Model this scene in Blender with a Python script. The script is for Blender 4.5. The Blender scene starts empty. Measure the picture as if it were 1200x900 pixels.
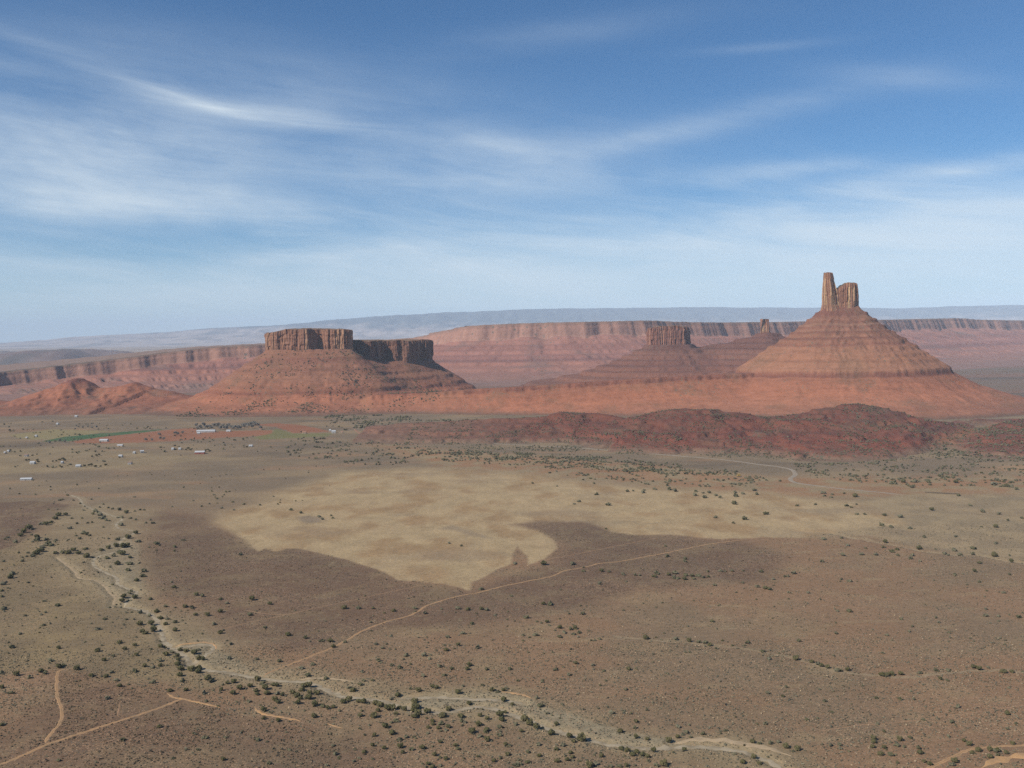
import bpy, math, random
import numpy as np
from mathutils import Matrix, Vector

# ---------------------------------------------------------------- camera, light
C = bpy.context.scene.collection
scene = bpy.context.scene
H = 300.0
F = 1166.667                      # focal length in photo pixels (1200 wide)
pitch = math.atan(60 / F)
roll = math.atan(0.015)
fw = Vector((0, math.cos(pitch), -math.sin(pitch)))
up0 = Vector((0, math.sin(pitch), math.cos(pitch)))
rt0 = Vector((1, 0, 0))
rt = rt0 * math.cos(roll) - up0 * math.sin(roll)
up = up0 * math.cos(roll) + rt0 * math.sin(roll)
cam_d = bpy.data.cameras.new('camera')
cam = bpy.data.objects.new('camera', cam_d); C.objects.link(cam)
M = Matrix((rt, up, -fw)).transposed().to_4x4(); M.translation = (0, 0, H)
cam.matrix_world = M
cam_d.sensor_width = 36; cam_d.lens = 35
cam_d.clip_start = 1; cam_d.clip_end = 300000
scene.camera = cam

SUN_EL = math.radians(40); SUN_AZ = math.radians(237)   # compass azimuth, +Y = north
sd = Vector((math.sin(SUN_AZ) * math.cos(SUN_EL), math.cos(SUN_AZ) * math.cos(SUN_EL), math.sin(SUN_EL)))
sl = bpy.data.lights.new('sun', 'SUN'); sl.energy = 4.3; sl.angle = math.radians(0.5); sl.color = (1, .95, .87)
so = bpy.data.objects.new('sun', sl); C.objects.link(so)
so.rotation_euler = (-sd).to_track_quat('-Z', 'Y').to_euler(); so.location = (0, 0, 3000)
SKY_STR = 0.066
HAZE = 2.0e-5
HAZE_COL = (0.66, 0.81, 1.0, 1)
vs = scene.view_settings
vs.view_transform = 'Standard'; vs.look = 'None'; vs.gamma = 1; vs.exposure = 0.34; vs.use_curve_mapping = False
scene.cycles.volume_bounces = 2
scene.cycles.max_bounces = 4
scene.cycles.use_denoising = False

class NT:
    """tiny helper to write node maths"""
    def __init__(s, t): s.t = t; s.n = t.nodes; s.l = t.links
    def node(s, typ, **kw):
        n = s.n.new(typ)
        for k, v in kw.items(): setattr(n, k, v)
        return n
    def put(s, sock, v):
        if hasattr(v, 'is_output') or isinstance(v, bpy.types.NodeSocket): s.l.new(v, sock)
        else: sock.default_value = v
    def m(s, op, a, b=None, c=None, clamp=False):
        n = s.node('ShaderNodeMath', operation=op); n.use_clamp = clamp
        s.put(n.inputs[0], a)
        if b is not None: s.put(n.inputs[1], b)
        if c is not None: s.put(n.inputs[2], c)
        return n.outputs[0]
    def vec(s, x, y, z):
        n = s.node('ShaderNodeCombineXYZ'); s.put(n.inputs[0], x); s.put(n.inputs[1], y); s.put(n.inputs[2], z); return n.outputs[0]
    def noise(s, v, scale, detail=4, rough=.55, dist=0):
        n = s.node('ShaderNodeTexNoise'); s.put(n.inputs['Vector'], v); n.inputs['Scale'].default_value = scale
        n.inputs['Detail'].default_value = detail; n.inputs['Roughness'].default_value = rough; n.inputs['Distortion'].default_value = dist
        return n.outputs[0]
    def ramp(s, f, a, b, lo=0., hi=1.):
        n = s.node('ShaderNodeMapRange'); n.interpolation_type = 'SMOOTHSTEP'
        s.put(n.inputs[0], f)
        for i, v in ((1, a), (2, b), (3, lo), (4, hi)): s.put(n.inputs[i], v)
        return n.outputs[0]
    def mix(s, f, a, b, typ='MIX'):
        n = s.node('ShaderNodeMix', data_type='RGBA', blend_type=typ)
        s.put(n.inputs[0], f); s.put(n.inputs[6], a); s.put(n.inputs[7], b); return n.outputs[2]
    def scl(s, v, k):
        n = s.node('ShaderNodeVectorMath', operation='MULTIPLY'); s.put(n.inputs[0], v); n.inputs[1].default_value = k; return n.outputs[0]

world = bpy.data.worlds.new('World'); scene.world = world; world.use_nodes = True
w = NT(world.node_tree); w.n.clear()
wo = w.node('ShaderNodeOutputWorld'); bg = w.node('ShaderNodeBackground'); w.l.new(bg.outputs[0], wo.inputs[0])
sky = w.node('ShaderNodeTexSky', sky_type='NISHITA'); sky.sun_disc = False
sky.sun_elevation = SUN_EL; sky.sun_rotation = SUN_AZ
sky.altitude = 1600; sky.air_density = 1.0; sky.dust_density = 0.5; sky.ozone_density = 2.2
tc = w.node('ShaderNodeTexCoord'); sep = w.node('ShaderNodeSeparateXYZ'); w.l.new(tc.outputs['Generated'], sep.inputs[0])
az = w.m('ARCTAN2', sep.outputs[0], sep.outputs[1])
el = w.m('ARCSINE', sep.outputs[2])
bg.inputs[1].default_value = SKY_STR

def cirrus():
    def gz(cx, cy, rx, ry, ang, amp):
        """one cirrus patch: a soft ellipse in compass bearing and elevation (given as photo pixels of the framing)"""
        a0 = math.atan((cx - 600) / F); e0 = math.atan((390 - 0.015 * (cx - 600) - cy) / F) * math.cos(a0)
        ra, re = rx / F, ry / F; ca, sa = math.cos(math.radians(ang)), math.sin(math.radians(ang))
        da = w.m('SUBTRACT', az, a0); de = w.m('SUBTRACT', el, e0)
        p = w.m('DIVIDE', w.m('ADD', w.m('MULTIPLY', da, ca), w.m('MULTIPLY', de, sa)), ra)
        q = w.m('DIVIDE', w.m('SUBTRACT', w.m('MULTIPLY', de, ca), w.m('MULTIPLY', da, sa)), re)
        r = w.m('ADD', w.m('POWER', w.m('ABSOLUTE', p), 2), w.m('POWER', w.m('ABSOLUTE', q), 2))
        return w.m('MULTIPLY', w.m('EXPONENT', w.m('MULTIPLY', r, -1)), amp)
    # slow bend of the coordinates so that streaks curve
    bend = w.noise(w.vec(w.m('MULTIPLY', az, 2.0), w.m('MULTIPLY', el, 5.0), 3.1), 1.0, 2)
    el2 = w.m('ADD', el, w.m('ADD', w.m('MULTIPLY', w.m('SUBTRACT', bend, .5), 0.04), w.m('MULTIPLY', az, 0.10)))
    az2 = w.m('ADD', az, w.m('MULTIPLY', w.m('SUBTRACT', bend, .5), .25))
    fine = w.noise(w.vec(w.m('MULTIPLY', az2, 3.2), w.m('MULTIPLY', el2, 26), 0.3), 1.0, 8, .62, .35)
    thin = w.noise(w.vec(w.m('MULTIPLY', az2, 7.0), w.m('MULTIPLY', el2, 75), 4.3), 1.0, 6, .6, .5)
    big = w.noise(w.vec(w.m('MULTIPLY', az2, 2.2), w.m('MULTIPLY', el2, 9), 7.7), 1.0, 4, .5, .3)
    soft = w.noise(w.vec(w.m('MULTIPLY', az, 7), w.m('MULTIPLY', el2, 18), 9.3), 1.0, 6, .6, .2)
    tex = w.m('ADD', w.m('ADD', w.m('MULTIPLY', w.ramp(fine, .25, .78), .5), w.m('MULTIPLY', w.ramp(thin, .3, .75), .16)), w.m('MULTIPLY', w.ramp(soft, .25, .75), .45))
    patches = [(120, 180, 250, 62, 2, .66), (40, 240, 200, 30, 0, .25), (330, 250, 260, 26, 0, .22),
               (560, 192, 180, 36, 2, .26), (640, 215, 140, 20, 0, .26), (790, 158, 120, 12, 9, .20), (590, 172, 60, 10, -14, .17), (900, 130, 170, 16, 8, .14),
               (900, 202, 110, 10, 2, .34), (1150, 196, 130, 11, 4, .34), (1060, 95, 90, 12, -10, .14), (640, 50, 160, 16, 6, .10),
               (380, 120, 330, 50, -8, .16), (900, 60, 80, 5, 0, .12), (700, 300, 700, 60, 0, .22)]
    tot = None
    for p in patches:
        g = gz(*p); tot = g if tot is None else w.m('ADD', tot, g)
    a = w.m('MULTIPLY', tot, w.m('ADD', w.m('MULTIPLY', tex, 1.15), .10))
    # the clear-cut streaks at upper left
    s1 = gz(222, 118, 88, 6, -14, .31); s2 = gz(345, 142, 110, 9, -7, .30); s3 = gz(30, 44, 70, 8, -14, .12); s4 = gz(40, 84, 90, 8, -8, .10)
    st = w.m('MULTIPLY', w.m('ADD', w.m('ADD', s1, s2), w.m('ADD', s3, s4)), w.m('ADD', w.m('MULTIPLY', w.ramp(thin, .2, .75), .75), .35))
    # broad veil low in the sky, its ragged upper edge climbing to the right
    edge = w.m('ADD', w.m('ADD', .098, w.m('MULTIPLY', az, .055)), w.m('MULTIPLY', w.m('SUBTRACT', fine, .5), .10))
    edge = w.m('ADD', edge, w.m('MULTIPLY', w.m('SUBTRACT', big, .5), .10))
    v = w.m('SUBTRACT', edge, el)
    veil = w.m('MULTIPLY', w.ramp(v, -.035, .05), w.m('ADD', .54, w.m('MULTIPLY', w.m('SUBTRACT', fine, .5), .34)))
    wide = w.m('MULTIPLY', w.m('MULTIPLY', w.ramp(big, .42, .8), w.ramp(fine, .35, .8)), .10)
    allc = w.m('ADD', w.m('ADD', a, st), w.m('ADD', veil, wide))
    return w.m('MINIMUM', allc, .85)
cl = cirrus()
ck = 1.0 / SKY_STR
skc = w.mix(cl, w.mix(1.0, sky.outputs[0], (.53, .89, 1.15, 1), 'MULTIPLY'), (.57 * ck, .645 * ck, .70 * ck, 1))
w.l.new(skc, bg.inputs[0])

# ---------------------------------------------------------------- numeric helpers
rng = np.random.default_rng(11); random.seed(5)
def _h(ix, iy, s):
    n = (ix.astype(np.int64) * 374761393 + iy.astype(np.int64) * 668265263 + s * 1442695041) & 0xffffffff
    n = ((n ^ (n >> 13)) * 1274126177) & 0xffffffff
    n = n ^ (n >> 16)
    return (n & 0xffffff) / float(0xffffff)
def vnoise(x, y, s=0):
    """gradient noise, about -1..1"""
    x = np.asarray(x, float); y = np.asarray(y, float); x, y = np.broadcast_arrays(x, y)
    ix = np.floor(x); iy = np.floor(y); fx = x - ix; fy = y - iy
    ux = fx * fx * fx * (fx * (fx * 6 - 15) + 10); uy = fy * fy * fy * (fy * (fy * 6 - 15) + 10)
    def g(dx, dy):
        a = _h(ix + dx, iy + dy, s) * 2 * np.pi
        return np.cos(a) * (fx - dx) + np.sin(a) * (fy - dy)
    n0 = g(0, 0) * (1 - ux) + g(1, 0) * ux; n1 = g(0, 1) * (1 - ux) + g(1, 1) * ux
    return (n0 * (1 - uy) + n1 * uy) * 1.5
def fbm(x, y, o=4, s=0, gain=.5):
    t = 0; a = 1; k = 1; tot = 0
    for i in range(o):
        t = t + a * vnoise(np.asarray(x) * k + i * 17.3, np.asarray(y) * k - i * 9.1, s + i); tot += a; a *= gain; k *= 2.03
    return t / tot
def ridged(x, y, o=3, s=0):
    t = 0; a = 1; k = 1; tot = 0
    for i in range(o):
        t = t + a * (1 - 2 * np.abs(vnoise(np.asarray(x) * k + i * 7.7, np.asarray(y) * k, s + i))); tot += a; a *= .5; k *= 2.1
    return t / tot
def sstep(a, b, v):
    t = np.clip((v - a) / (b - a), 0, 1); return t * t * (3 - 2 * t)
def lerp(a, b, t):
    t = np.asarray(t)[..., None]; return np.asarray(a) * (1 - t) + np.asarray(b) * t
def smax(a, b, k=12.):
    h = np.clip(.5 + .5 * (a - b) / k, 0, 1); return b * (1 - h) + a * h + k * h * (1 - h)

def ray(px, py): return fw + rt * ((px - 600) / F) + up * ((450 - py) / F)
def gp(px, py):                   # a place on the valley floor
    d = ray(px, py); t = H / -d.z; return (d.x * t, d.y * t)
def wp(px, py, D):                # a place at a given distance up the valley
    d = ray(px, py); t = D / d.y; return (d.x * t, D, H + d.z * t)

def polydist(x, y, P, closed=False):
    """distance to a polyline, and the position along it"""
    P = np.asarray(P, float)[:, :2]
    if closed: P = np.vstack([P, P[:1]])
    best = np.full(x.shape, 1e18); par = np.zeros(x.shape); acc = 0.
    for (ax, ay), (bx, by) in zip(P[:-1], P[1:]):
        dx, dy = bx - ax, by - ay; L2 = dx * dx + dy * dy + 1e-9; L = math.sqrt(L2)
        t = np.clip(((x - ax) * dx + (y - ay) * dy) / L2, 0, 1)
        d = (x - ax - t * dx) ** 2 + (y - ay - t * dy) ** 2
        k = d < best; best = np.where(k, d, best); par = np.where(k, acc + t * L, par); acc += L
    return np.sqrt(best), par
def inside(x, y, P):
    P = np.asarray(P, float); r = np.zeros(x.shape, bool); j = len(P) - 1
    for i in range(len(P)):
        xi, yi = P[i, :2]; xj, yj = P[j, :2]
        c = ((yi > y) != (yj > y)) & (x < (xj - xi) * (y - yi) / (yj - yi + 1e-12) + xi); r ^= c; j = i
    return r
def sdf(x, y, P):
    d, s = polydist(x, y, P, True); return np.where(inside(x, y, P), -d, d), s
def polylen(P, closed=False):
    P = np.asarray(P, float)[:, :2]
    if closed: P = np.vstack([P, P[:1]])
    return np.concatenate([[0], np.cumsum(np.linalg.norm(np.diff(P, axis=0), axis=1))])
def resample(P, step, smooth=1):
    P = np.asarray(P, float)
    for _ in range(smooth):       # Chaikin
        Q = [P[0]]
        for a, b in zip(P[:-1], P[1:]): Q += [a * .75 + b * .25, a * .25 + b * .75]
        Q.append(P[-1]); P = np.array(Q)
    L = polylen(P); n = max(3, int(L[-1] / step) + 1); t = np.linspace(0, L[-1], n)
    return np.stack([np.interp(t, L, P[:, k]) for k in range(P.shape[1])], 1), t

# ---------------------------------------------------------------- mesh helpers
def raw_mesh(name, V, Fq, mat=None, col=None, smooth=True, tri=False):
    me = bpy.data.meshes.new(name); V = np.asarray(V, np.float32); Fq = np.asarray(Fq, np.int32)
    k = 3 if tri else 4
    me.vertices.add(len(V)); me.vertices.foreach_set('co', V.ravel())
    me.loops.add(Fq.size); me.loops.foreach_set('vertex_index', Fq.ravel())
    me.polygons.add(len(Fq)); me.polygons.foreach_set('loop_start', np.arange(0, Fq.size, k, dtype=np.int32))
    me.polygons.foreach_set('loop_total', np.full(len(Fq), k, np.int32))
    me.polygons.foreach_set('use_smooth', np.full(len(Fq), smooth, bool))
    if col is not None:
        a = me.color_attributes.new('Col', 'FLOAT_COLOR', 'POINT'); c = np.ones((len(V), 4), np.float32); c[:, :3] = col
        a.data.foreach_set('color', c.ravel())
    me.update(calc_edges=True); me.validate()
    if mat: me.materials.append(mat)
    return me
def link(name, me, parent=None, loc=None):
    o = bpy.data.objects.new(name, me); C.objects.link(o); o.parent = parent
    if loc is not None: o.location = loc
    return o
def grid_faces(nr, nc, wrap=False):
    i = np.arange(nr - 1)[:, None]; j = np.arange(nc if wrap else nc - 1)[None, :]
    a = i * nc + j; b = i * nc + (j + 1) % nc
    return np.stack([a, b, b + nc, a + nc], -1).reshape(-1, 4)
def tag(o, label=None, cat=None, group=None, kind=None):
    if label: o['label'] = label
    if cat: o['category'] = cat
    if group: o['group'] = group
    if kind: o['kind'] = kind
    return o

# ---------------------------------------------------------------- materials
def earth_mat(name, n1=.02, a1=.25, n2=.3, a2=.3, spot=None, spot_scale=.1, spot_lo=.30, spot_hi=.16, spot_mask=.02, bump=0., bump_scale=.2,
              streak=0., tone=1., n3=0., a3=0., rough=.95, spot2=None, spot2_scale=.5, attr=True, base=(.3, .2, .15)):
    mt = bpy.data.materials.new(name); mt.use_nodes = True; t = NT(mt.node_tree); b = t.n['Principled BSDF']
    b.inputs['Roughness'].default_value = rough; b.inputs['Specular IOR Level'].default_value = .12
    geo = t.node('ShaderNodeNewGeometry'); P = geo.outputs['Position']
    if attr:
        at = t.node('ShaderNodeAttribute', attribute_name='Col'); c = at.outputs['Color']
    else: c = (*base, 1)
    x1 = t.noise(P, n1, 6, .6); x2 = t.noise(P, n2, 5, .65)
    k = t.m('ADD', t.m('MULTIPLY', t.m('SUBTRACT', x1, .5), a1 * 2), t.m('MULTIPLY', t.m('SUBTRACT', x2, .5), a2 * 2))
    if streak:
        x3 = t.noise(t.scl(P, (1, 1, .06)), .09, 5, .6); k = t.m('ADD', k, t.m('MULTIPLY', t.m('SUBTRACT', x3, .5), streak * 2))
    if a3: k = t.m('ADD', k, t.m('MULTIPLY', t.m('SUBTRACT', t.noise(P, n3, 3, .5), .5), a3 * 2))
    k = t.m('ADD', k, 1.0)
    tn = tone if isinstance(tone, tuple) else (tone,) * 3
    kk = t.vec(t.m('MULTIPLY', k, tn[0]), t.m('MULTIPLY', k, tn[1]), t.m('MULTIPLY', k, tn[2])); c = t.mix(1.0, c, kk, 'MULTIPLY')
    def spots(c, col, scale, lo, hi, mk):
        v = t.node('ShaderNodeTexVoronoi'); v.inputs['Scale'].default_value = scale; t.l.new(P, v.inputs['Vector'])
        msk = t.noise(P, mk, 3, .5); th = t.ramp(msk, .35, .65, hi, lo)
        d = t.m('ADD', v.outputs['Distance'], t.m('MULTIPLY', t.m('SUBTRACT', x2, .5), .35))
        f = t.ramp(t.m('SUBTRACT', th, d), -.05, .10)
        sp = t.node('ShaderNodeSeparateColor'); t.l.new(v.outputs['Color'], sp.inputs[0])
        f = t.m('MULTIPLY', f, t.ramp(sp.outputs[0], .25, .9, 0., .8))
        return t.mix(f, c, (*col, 1))
    if spot: c = spots(c, spot, spot_scale, spot_lo, spot_hi, spot_mask)
    if spot2: c = spots(c, spot2, spot2_scale, .42, .22, .01)
    t.l.new(c, b.inputs['Base Color'])
    if bump:
        bn = t.noise(P, bump_scale, 8, .62); bp = t.node('ShaderNodeBump'); bp.inputs['Strength'].default_value = 1.0
        bp.inputs['Distance'].default_value = bump; t.l.new(bn, bp.inputs['Height']); t.l.new(bp.outputs[0], b.inputs['Normal'])
    return mt
def plain_mat(name, col, rough=.8, var=.25, scale=2., bump=0.):
    return earth_mat(name, n1=scale, a1=var, n2=scale * 5, a2=var * .6, attr=False, base=col, rough=rough, bump=bump, bump_scale=scale * 4)

M_ground = earth_mat('valley_soil', n1=.012, a1=.14, n2=.55, a2=.42, n3=.16, a3=.34, tone=(.865, .80, .665), spot=(.13, .11, .075), spot_scale=.62, spot_lo=.46, spot_hi=.28,
                     spot_mask=.02, bump=.35, bump_scale=.5, spot2=(.36, .225, .13), spot2_scale=.55)
M_talus = earth_mat('red_talus', tone=(.66, .605, .545), n1=.02, a1=.16, n2=.12, a2=.24, spot=(.14, .105, .07), spot_scale=.085, spot_lo=.36, spot_hi=.10, spot_mask=.006,
                    bump=2.5, bump_scale=.06, streak=.04)
M_cliff = earth_mat('varnished_sandstone', tone=(.78, .72, .66), n1=.03, a1=.22, n2=.2, a2=.25, bump=2.5, bump_scale=.09, streak=.30)
M_far = earth_mat('distant_sandstone', tone=(.80, .76, .74), n1=.006, a1=.22, n2=.04, a2=.22, spot=(.12, .10, .075), spot_scale=.03, spot_lo=.34, spot_hi=.10, spot_mask=.0015,
                  bump=8., bump_scale=.02, streak=.22)
M_redhill = earth_mat('red_shale', tone=(.68, .62, .57), n1=.02, a1=.22, n2=.14, a2=.30, spot=(.085, .085, .055), spot_scale=.11, spot_lo=.46, spot_hi=.14, spot_mask=.008,
                      bump=2.5, bump_scale=.10)
M_mtn = earth_mat('distant_slopes', n1=.0006, a1=.25, n2=.003, a2=.25, bump=40., bump_scale=.002)
M_track = earth_mat('bare_dirt', tone=(.86, .83, .74), n1=.05, a1=.18, n2=.9, a2=.22, attr=True)

# ---------------------------------------------------------------- traced lines of the valley floor (photo pixels -> places on the ground)
def G(pts): return np.array([gp(*p) for p in pts])
T = {}
T['track_long'] = ([(308, 792), (328, 783), (348, 775), (368, 767), (389, 759), (406, 750), (422, 740), (440, 732.5), (460, 726), (480, 721.6), (492, 715),
                    (498, 710), (524, 702), (540, 698), (560, 695), (590, 687), (620, 681), (646, 675.6), (654, 672), (660, 668.6), (672, 667), (688, 664),
                    (700, 660), (720, 658.6), (736, 656), (760, 651), (784, 647), (804, 642), (832, 637), (856, 634), (872, 632)], 2.6)
T['track_low'] = ([(-30, 905), (8, 894), (36, 882), (54, 874), (86, 863), (120, 852), (136, 847), (164, 838), (192, 828), (210, 820), (220, 818)], 3.2)
T['track_spur'] = ([(54, 873), (55, 867), (60, 860), (69, 851), (73, 842), (72, 829), (67, 820), (66, 804), (67, 790), (69, 785), (78, 784), (88, 783)], 2.6)
T['track_faint'] = ([(138, 841), (139, 832), (141, 822)], 1.6)
T['track_upper'] = ([(256, 738), (280, 732), (310, 725.6), (340, 720), (364, 714), (388, 709), (420, 702), (450, 695), (480, 689), (496, 686)], 1.7)
T['track_upper_far'] = ([(620, 662), (640, 656), (670, 650), (720, 640), (750, 634), (770, 630)], 2.0)
T['track_branch'] = ([(288, 715), (306, 719), (326, 721), (341, 719)], 1.8)
T['track_corner'] = ([(1080, 905), (1092, 898.6), (1108, 891.6), (1124, 884), (1140, 876.6), (1160, 875.6), (1180, 874), (1200, 873), (1235, 871)], 3.0)
T['track_right'] = ([(960, 858), (984, 854), (1006, 850), (1034, 848), (1056, 846), (1080, 843), (1108, 838), (1140, 835), (1170, 830), (1200, 826), (1230, 822)], 1.6)
Wsh = {}
Wsh['main'] = ([(140, 708), (166, 714), (176, 717), (183, 724), (187, 734), (189, 742), (193, 750), (202, 758), (214, 765), (222, 774), (232, 781), (245, 785), (260, 786), (280, 789.5), (306, 794),
                (330, 796.5), (348, 797), (366, 800), (380, 805), (392, 812), (414, 815.6), (432, 817), (450, 820), (466, 824), (485, 830), (510, 833), (530, 832), (545, 828), (560, 826.5),
                (580, 829), (604, 837), (624, 845), (636, 850), (656, 857), (680, 863), (696, 868), (720, 873), (750, 876), (780, 876), (810, 873.5), (840, 875), (870, 879), (890, 886), (906, 893), (920, 902)], 5.4)
Wsh['upper'] = ([(66, 652), (78, 661), (88, 668), (91, 675.6), (100, 677.6), (112, 678.5), (121, 684), (128, 693), (136, 700), (133, 707), (131, 711), (140, 709)], 3.6)
Wsh['loop'] = ([(163, 622), (150, 627), (138, 634), (150, 640), (134, 646), (116, 650), (108, 656), (110, 662), (124, 670), (138, 676), (137, 684), (152, 690), (163, 694), (152, 701), (145, 709)], 4.2)
Wsh['head'] = ([(82, 580), (95, 584), (96, 592), (112, 598), (130, 604), (146, 608), (136, 613), (136, 619), (160, 622)], 3.5)
Wsh['hook'] = ([(197, 756), (212, 757), (228, 754.5), (243, 753.5), (252, 756), (249, 761), (238, 768), (226, 775), (218, 781)], 5.0)
Wsh['side_channel'] = ([(468, 816), (490, 815), (520, 815), (545, 817), (575, 818), (600, 820), (615, 824)], 5.0)
Wsh['right'] = ([(930, 622), (960, 623.6), (972, 624.4), (984, 626.6), (1000, 631), (1012, 631.6), (1018, 634), (1030, 636), (1050, 639), (1066, 642), (1080, 646), (1100, 648), (1120, 650),
                 (1140, 649), (1160, 653), (1180, 657), (1200, 659), (1240, 664)], 2.8)
Wsh['thin'] = ([(720, 745), (756, 748), (780, 752), (810, 753.6), (840, 758), (862, 759), (890, 763), (912, 767), (930, 772), (960, 780), (980, 787), (1000, 789), (1040, 791.6), (1080, 792),
                (1100, 790), (1140, 785.6), (1176, 785), (1200, 789), (1240, 792)], 1.5)
Wsh['plain_line'] = ([(664, 611), (690, 611), (716, 611.5), (744, 610), (754, 614), (772, 613.5), (784, 615)], 2.0)
Bank = {}
Bank['a'] = ([(196, 813), (204, 818), (214, 819), (226, 822), (240, 825), (250, 827), (258, 829)], 2.6)
Bank['b'] = ([(299, 829), (302, 834), (310, 837), (322, 839), (335, 841), (346, 843), (352, 845)], 3.0)
Bank['c'] = ([(384, 848), (392, 850), (401, 853)], 2.2)
Bank['d'] = ([(348, 795.5), (366, 794.5), (384, 794.5), (400, 795.5), (414, 798)], 3.2)
Bank['e'] = ([(588, 811), (600, 812), (612, 814), (622, 818)], 3.4)
Bank['f'] = ([(205, 755.3), (226, 752.6), (243, 751.2), (254, 755), (252, 760)], 2.0)
Bank['g'] = ([(790, 871), (820, 867), (850, 868), (880, 874), (905, 878), (928, 886)], 6.5)
Bank['h'] = ([(1150, 900), (1165, 893), (1185, 888), (1205, 884), (1230, 882)], 7.0)

WG = {k: (G(v[0]), v[1]) for k, v in Wsh.items()}
def gz(x, y):
    """height of the valley floor"""
    x = np.asarray(x, float); y = np.asarray(y, float)
    r = np.hypot(x, y)
    z = 1.4 * fbm(x / 210, y / 210, 3, 3) + .35 * fbm(x / 28, y / 28, 3, 9)
    fade = 1 - sstep(2600, 3300, r)
    z = z * (.35 + .65 * fade)
    near = (r < 2100)
    if near.any():
        for k in ('main', 'upper', 'loop', 'hook', 'side_channel', 'right'):
            P, wd = WG[k]
            m = near & (x > P[:, 0].min() - 40) & (x < P[:, 0].max() + 40) & (y > P[:, 1].min() - 40) & (y < P[:, 1].max() + 40)
            if m.any():
                d, s = polydist(x[m], y[m], P)
                zz = z[m] if z.ndim else z
                z[m] = z[m] - 1.3 * (1 - sstep(wd * .5, wd * .5 + 6, d + 1.5 * vnoise(s / 14, d * 0, 4)))
    return z

# ---------------------------------------------------------------- the ground sheet
def px_poly(pts, close=True): return G(pts)
P_grass = px_poly([(250, 612), (262, 600), (300, 590), (345, 572), (400, 553), (470, 549), (560, 551), (640, 557), (720, 568), (800, 574), (900, 578), (1010, 590), (1060, 612), (1000, 622), (940, 628),
                   (870, 632), (800, 629), (745, 626), (718, 622), (690, 612), (640, 611), (598, 614), (630, 622), (648, 632), (652, 642), (640, 655), (618, 662), (617, 652), (606, 641), (600, 650),
                   (600, 661), (588, 666), (567, 676), (552, 682), (551, 692), (540, 689), (515, 683), (482, 681), (466, 679), (440, 667), (410, 657), (385, 650), (350, 643), (336, 642), (326, 645), (310, 642),
                   (301, 646), (290, 632), (272, 622), (256, 618)])
P_grass_r = px_poly([(1000, 585), (1100, 578), (1260, 580), (1260, 668), (1150, 652), (1080, 644), (1020, 630), (930, 628)])
P_green_l = px_poly([(-60, 650), (60, 625), (110, 640), (150, 690), (180, 720), (215, 760), (300, 790), (240, 810), (160, 800), (60, 785), (-60, 790)])
P_flood = px_poly([(60, 600), (120, 590), (180, 596), (165, 640), (172, 690), (200, 715), (250, 740), (290, 770), (350, 780), (420, 795), (500, 802), (600, 806), (660, 826), (740, 855), (860, 862),
                   (940, 878), (980, 910), (860, 910), (760, 885), (680, 875), (600, 850), (520, 842), (420, 830), (330, 812), (230, 795), (190, 765), (150, 720), (90, 690), (40, 660)])
P_brown1 = px_poly([(168, 598), (250, 606), (262, 622), (296, 642), (335, 640), (440, 664), (480, 682), (551, 694), (640, 662), (655, 636), (600, 612), (720, 612), (760, 628), (870, 634), (930, 650), (900, 680),
                    (760, 690), (640, 720), (520, 735), (420, 745), (330, 765), (280, 740), (220, 705), (178, 690), (165, 640)])
P_brown2 = px_poly([(-60, 592), (40, 586), (82, 592), (60, 612), (20, 640), (-60, 660)])
P_brown3 = px_poly([(60, 790), (110, 792), (190, 815), (240, 828), (330, 848), (440, 870), (480, 905), (-60, 910), (-60, 880), (20, 850)])
P_sandR = px_poly([(430, 520), (600, 532), (760, 545), (900, 560), (1260, 556), (1260, 578), (1000, 584), (800, 574), (640, 556), (520, 548)])
P_dark1 = px_poly([(349, 605), (362, 604), (380, 607), (379, 612), (360, 613), (352, 609)])
P_dark2 = px_poly([(517, 620), (530, 616.5), (540, 618), (577, 631.5), (560, 630), (540, 624), (524, 622)])
P_gravel = px_poly([(462, 812), (520, 811), (590, 812), (622, 822), (660, 838), (740, 858), (800, 868), (790, 876), (740, 874), (680, 864), (620, 846), (580, 831), (540, 830), (500, 834), (470, 824)])
P_gravel2 = px_poly([(205, 755), (245, 753), (252, 760), (300, 786), (340, 794), (300, 794), (240, 787), (215, 778)])
P_gravel3 = px_poly([(150, 625), (166, 640), (160, 668), (165, 700), (135, 702), (105, 655), (120, 640)])
P_field_green = px_poly([(48, 517.5), (75, 512), (110, 508.5), (160, 505), (192, 503), (170, 506.5), (120, 512), (80, 517)])
P_field_tan = px_poly([(10, 510), (60, 503), (130, 505), (110, 508), (60, 515), (30, 515)])
P_field_red1 = px_poly([(84, 517.5), (120, 512), (170, 507), (200, 503.5), (232, 501), (230, 506), (320, 504), (318, 510), (260, 513), (200, 517), (150, 519), (90, 519.5)])
P_field_red2 = px_poly([(296, 497.5), (325, 496), (352, 498), (378, 503), (386, 506), (345, 507.5), (322, 500)])
P_field_grn2 = px_poly([(294, 513), (318, 508), (322, 502), (345, 508), (390, 508), (384, 511.5), (340, 513.5), (310, 515)])
P_valley_tan = px_poly([(-60, 528), (60, 524), (180, 530), (260, 537), (180, 545), (90, 552), (0, 556), (-60, 560)])

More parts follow.
